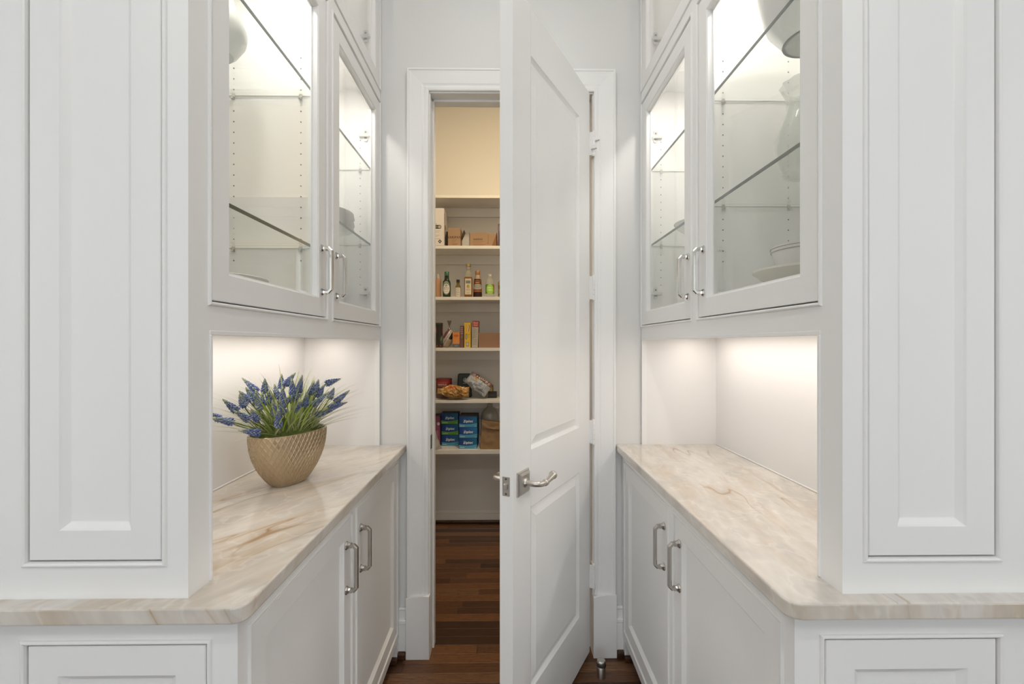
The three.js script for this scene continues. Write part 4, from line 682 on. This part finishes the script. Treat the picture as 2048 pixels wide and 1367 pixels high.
{ // shelf 5
  let t = food('pink_box', 'pink box partly behind the crumpled white bag', 'box', -0.515, 5, 3.31);
  printed(t, 0.08, 0.22, 0.12, print(128, 320, (c, w, h) => { fillAll(c, w, h, '#a05a78'); c.fillStyle = '#8a4a66'; c.fillRect(0, 0, w, 60); c.fillStyle = '#e8dfe2'; c.beginPath(); c.arc(112, 80, 16, 0, 7); c.fill(); c.fillStyle = '#bd7c98'; c.fillRect(10, 150, 100, 60); }), '#7c4a60', '#6b6360');
  t = food('white_plastic_bag', 'crumpled white plastic bag at the end of the lowest shelf', 'bag', -0.51, 5, 3.2);
  const g = new THREE.ConeGeometry(0.05, 0.155, 30, 24), p = g.attributes.position;
  for (let i = 0; i < p.count; i++) { const x = p.getX(i), y = p.getY(i), z = p.getZ(i), n = 1 + 0.5 * fbm(x * 40, y * 22, z * 40, 3); p.setXYZ(i, x * n, y, z * n); } g.computeVertexNormals();
  local(t, 'body', g.translate(0, 0.0778, 0), lin(0.55, 0.54, 0.52, 0.35, { transmission: 0.25, thickness: 0 }));
  const zip = (green, flip) => print(512, 320, (c, w, h) => {
    const g2 = c.createLinearGradient(0, 0, w, 0); g2.addColorStop(0, flip ? '#1b3f8f' : '#173f86'); g2.addColorStop(1, flip ? '#2a7fb8' : '#1d6f9c'); c.fillStyle = g2; c.fillRect(0, 0, w, h);
    c.fillStyle = green ? '#6fae3c' : '#4fa3c4'; c.beginPath(); c.moveTo(0, 215); c.quadraticCurveTo(256, 275, w, 200); c.lineTo(w, h); c.lineTo(0, h); c.closePath(); c.fill();
    c.strokeStyle = green ? '#a9d468' : '#9fd0e2'; c.lineWidth = 5; c.beginPath(); c.moveTo(0, 217); c.quadraticCurveTo(256, 277, w, 202); c.stroke();
    c.save(); c.translate(262, 150); c.transform(1, -0.02, -0.12, 1, 0, 0); c.strokeStyle = '#7fb4dc'; c.lineWidth = 4; c.strokeRect(-136, -82, 40, 118); text(c, 'Ziploc', 0, 26, 96, '#ffffff'); c.restore();
    text(c, green ? 'SANDWICH' : 'FREEZER', 20, 300, 34, '#dff0f2', 'bold', 'left'); text(c, '100', 486, 306, 26, '#dff0f2', 'bold', 'right');
  });
  const zg = zip(true, false), zb = zip(false, false), zf = zip(false, true), wrd = ['bottom', 'middle', 'top'];
  for (let k = 0; k < 3; k++) {
    t = thing('bag_box', `${wrd[k]} blue${k ? ' and green' : ''} plastic-bag box of the stack beside the pink box`, 'box', -0.409 + [0.002, 0.001, -0.002][k], SH[5][1] + 0.0004 + k * 0.0782, -3.34); t.userData.group = 'stacked plastic-bag boxes';
    printed(t, 0.124, 0.0776, 0.1, k ? zg : zb, '#1d3f66', k === 2 ? '#5a5f55' : '#27466a');
  }
  for (let k = 0; k < 3; k++) {
    t = thing('bag_box', `${wrd[k]} blue plastic-bag box of the stack beside the paper sack`, 'box', -0.2695 + [-0.001, 0.001, 0][k], SH[5][1] + 0.0004 + k * 0.0751, -3.285); t.userData.group = 'stacked plastic-bag boxes';
    printed(t, 0.128, 0.0745, 0.18, k === 1 ? zf : zb, '#172c4c', k === 2 ? '#55535a' : '#27466a');
  }
  t = food('water_jug', 'clear plastic water jug behind the paper sack', 'jug', -0.122, 5, 3.33);
  local(t, 'body', lathe([[0, 0], [0.055, 0], [0.064, 0.008], [0.064, 0.2], [0.06, 0.225], [0.042, 0.255], [0.022, 0.272], [0.018, 0.285]], 40), new THREE.MeshPhysicalMaterial({ color: new THREE.Color(0.72, 0.71, 0.66), roughness: 0.12, transmission: 0.55, thickness: 0 }));
  local(t, 'cap', lathe([[0, 0.282], [0.02, 0.282], [0.02, 0.297], [0, 0.298]], 24), lin(0.45, 0.42, 0.36, 0.4));
  t = food('paper_sack', 'brown paper sack with its top folded down', 'bag', -0.105, 5, 3.215);
  const sg = new THREE.BoxGeometry(0.155, 0.17, 0.09, 14, 16, 8), q = sg.attributes.position;
  for (let i = 0; i < q.count; i++) { const x = q.getX(i), y = q.getY(i), z = q.getZ(i), k = y / 0.17 + 0.5, n = fbm(x * 22, y * 22, z * 22, 3); q.setXYZ(i, x * (1 + 0.06 * Math.sin(k * 3.1) - 0.14 * k) + n * 0.012, y, z * (1 - 0.45 * k) + n * 0.014); }
  const paper = lin(0.30, 0.19, 0.10, 0.85);
  sg.computeVertexNormals(); local(t, 'body', sg.translate(0, 0.0855, 0), paper);
  const fg = new THREE.BoxGeometry(0.138, 0.05, 0.07, 12, 6, 4), fp = fg.attributes.position;
  for (let i = 0; i < fp.count; i++) { const n = fbm(fp.getX(i) * 26, fp.getY(i) * 26, 4.4, 3); fp.setXYZ(i, fp.getX(i) + n * 0.012, fp.getY(i) + n * 0.012 + fp.getX(i) * -0.12, fp.getZ(i) + n * 0.018); }
  fg.computeVertexNormals();
  local(t, 'folded_top', fg.translate(0.0, 0.166, 0.004), paper);
}

// ---------------------------------------------------------------- ceiling lamps and added room fill lights
function can(name, label, x, d, power, color, size) {
  const t = thing(name, label, 'ceiling light', x, CEIL - 0.016, -d);
  local(t, 'trim_ring', lathe([[size * 0.5, 0.016], [size * 0.7, 0.016], [size * 0.7, 0.010], [size * 0.55, 0.002], [size * 0.5, 0.004], [size * 0.5, 0.016]], 40), M.trim);
  local(t, 'lamp_lens', lathe([[0, 0.006], [size * 0.5, 0.006], [size * 0.5, 0.012], [0, 0.012]], 40), new THREE.MeshStandardMaterial({ color: 0xffffff, emissive: new THREE.Color(...color), emissiveIntensity: 4 }));
  const l = new THREE.RectAreaLight(new THREE.Color(...color), power, size * 0.88, size * 0.88); l.name = name + '_area_light';
  l.position.set(x, CEIL - 0.018, -d); l.rotation.set(-Math.PI / 2, 0, 0); scene.add(l);
}
can('recessed_light', 'unseen ceiling light added as fill over the left of the room', -1.5, -1.2, ROOM_FILL, [1, 0.97, 0.93], 0.15);  // the three room lights are unseen, added for neutral fill
can('recessed_light', 'unseen ceiling light added as fill over the right of the room', 1.5, -1.2, ROOM_FILL, [1, 0.97, 0.93], 0.15);
can('recessed_light', 'unseen ceiling light added as fill in front of the passage', 0.02, -0.5, ROOM_FILL, [1, 0.97, 0.93], 0.15);
can('recessed_light', 'recessed ceiling light inside the passage', 0.02, 1.2, HALL_LAMP, [1, 0.955, 0.90], 0.15);
can('pantry_light', 'round pantry ceiling light', 0.1, 2.24, PANTRY_LAMP, [1, 0.78, 0.50], 0.2);

renderer.render(scene, camera);
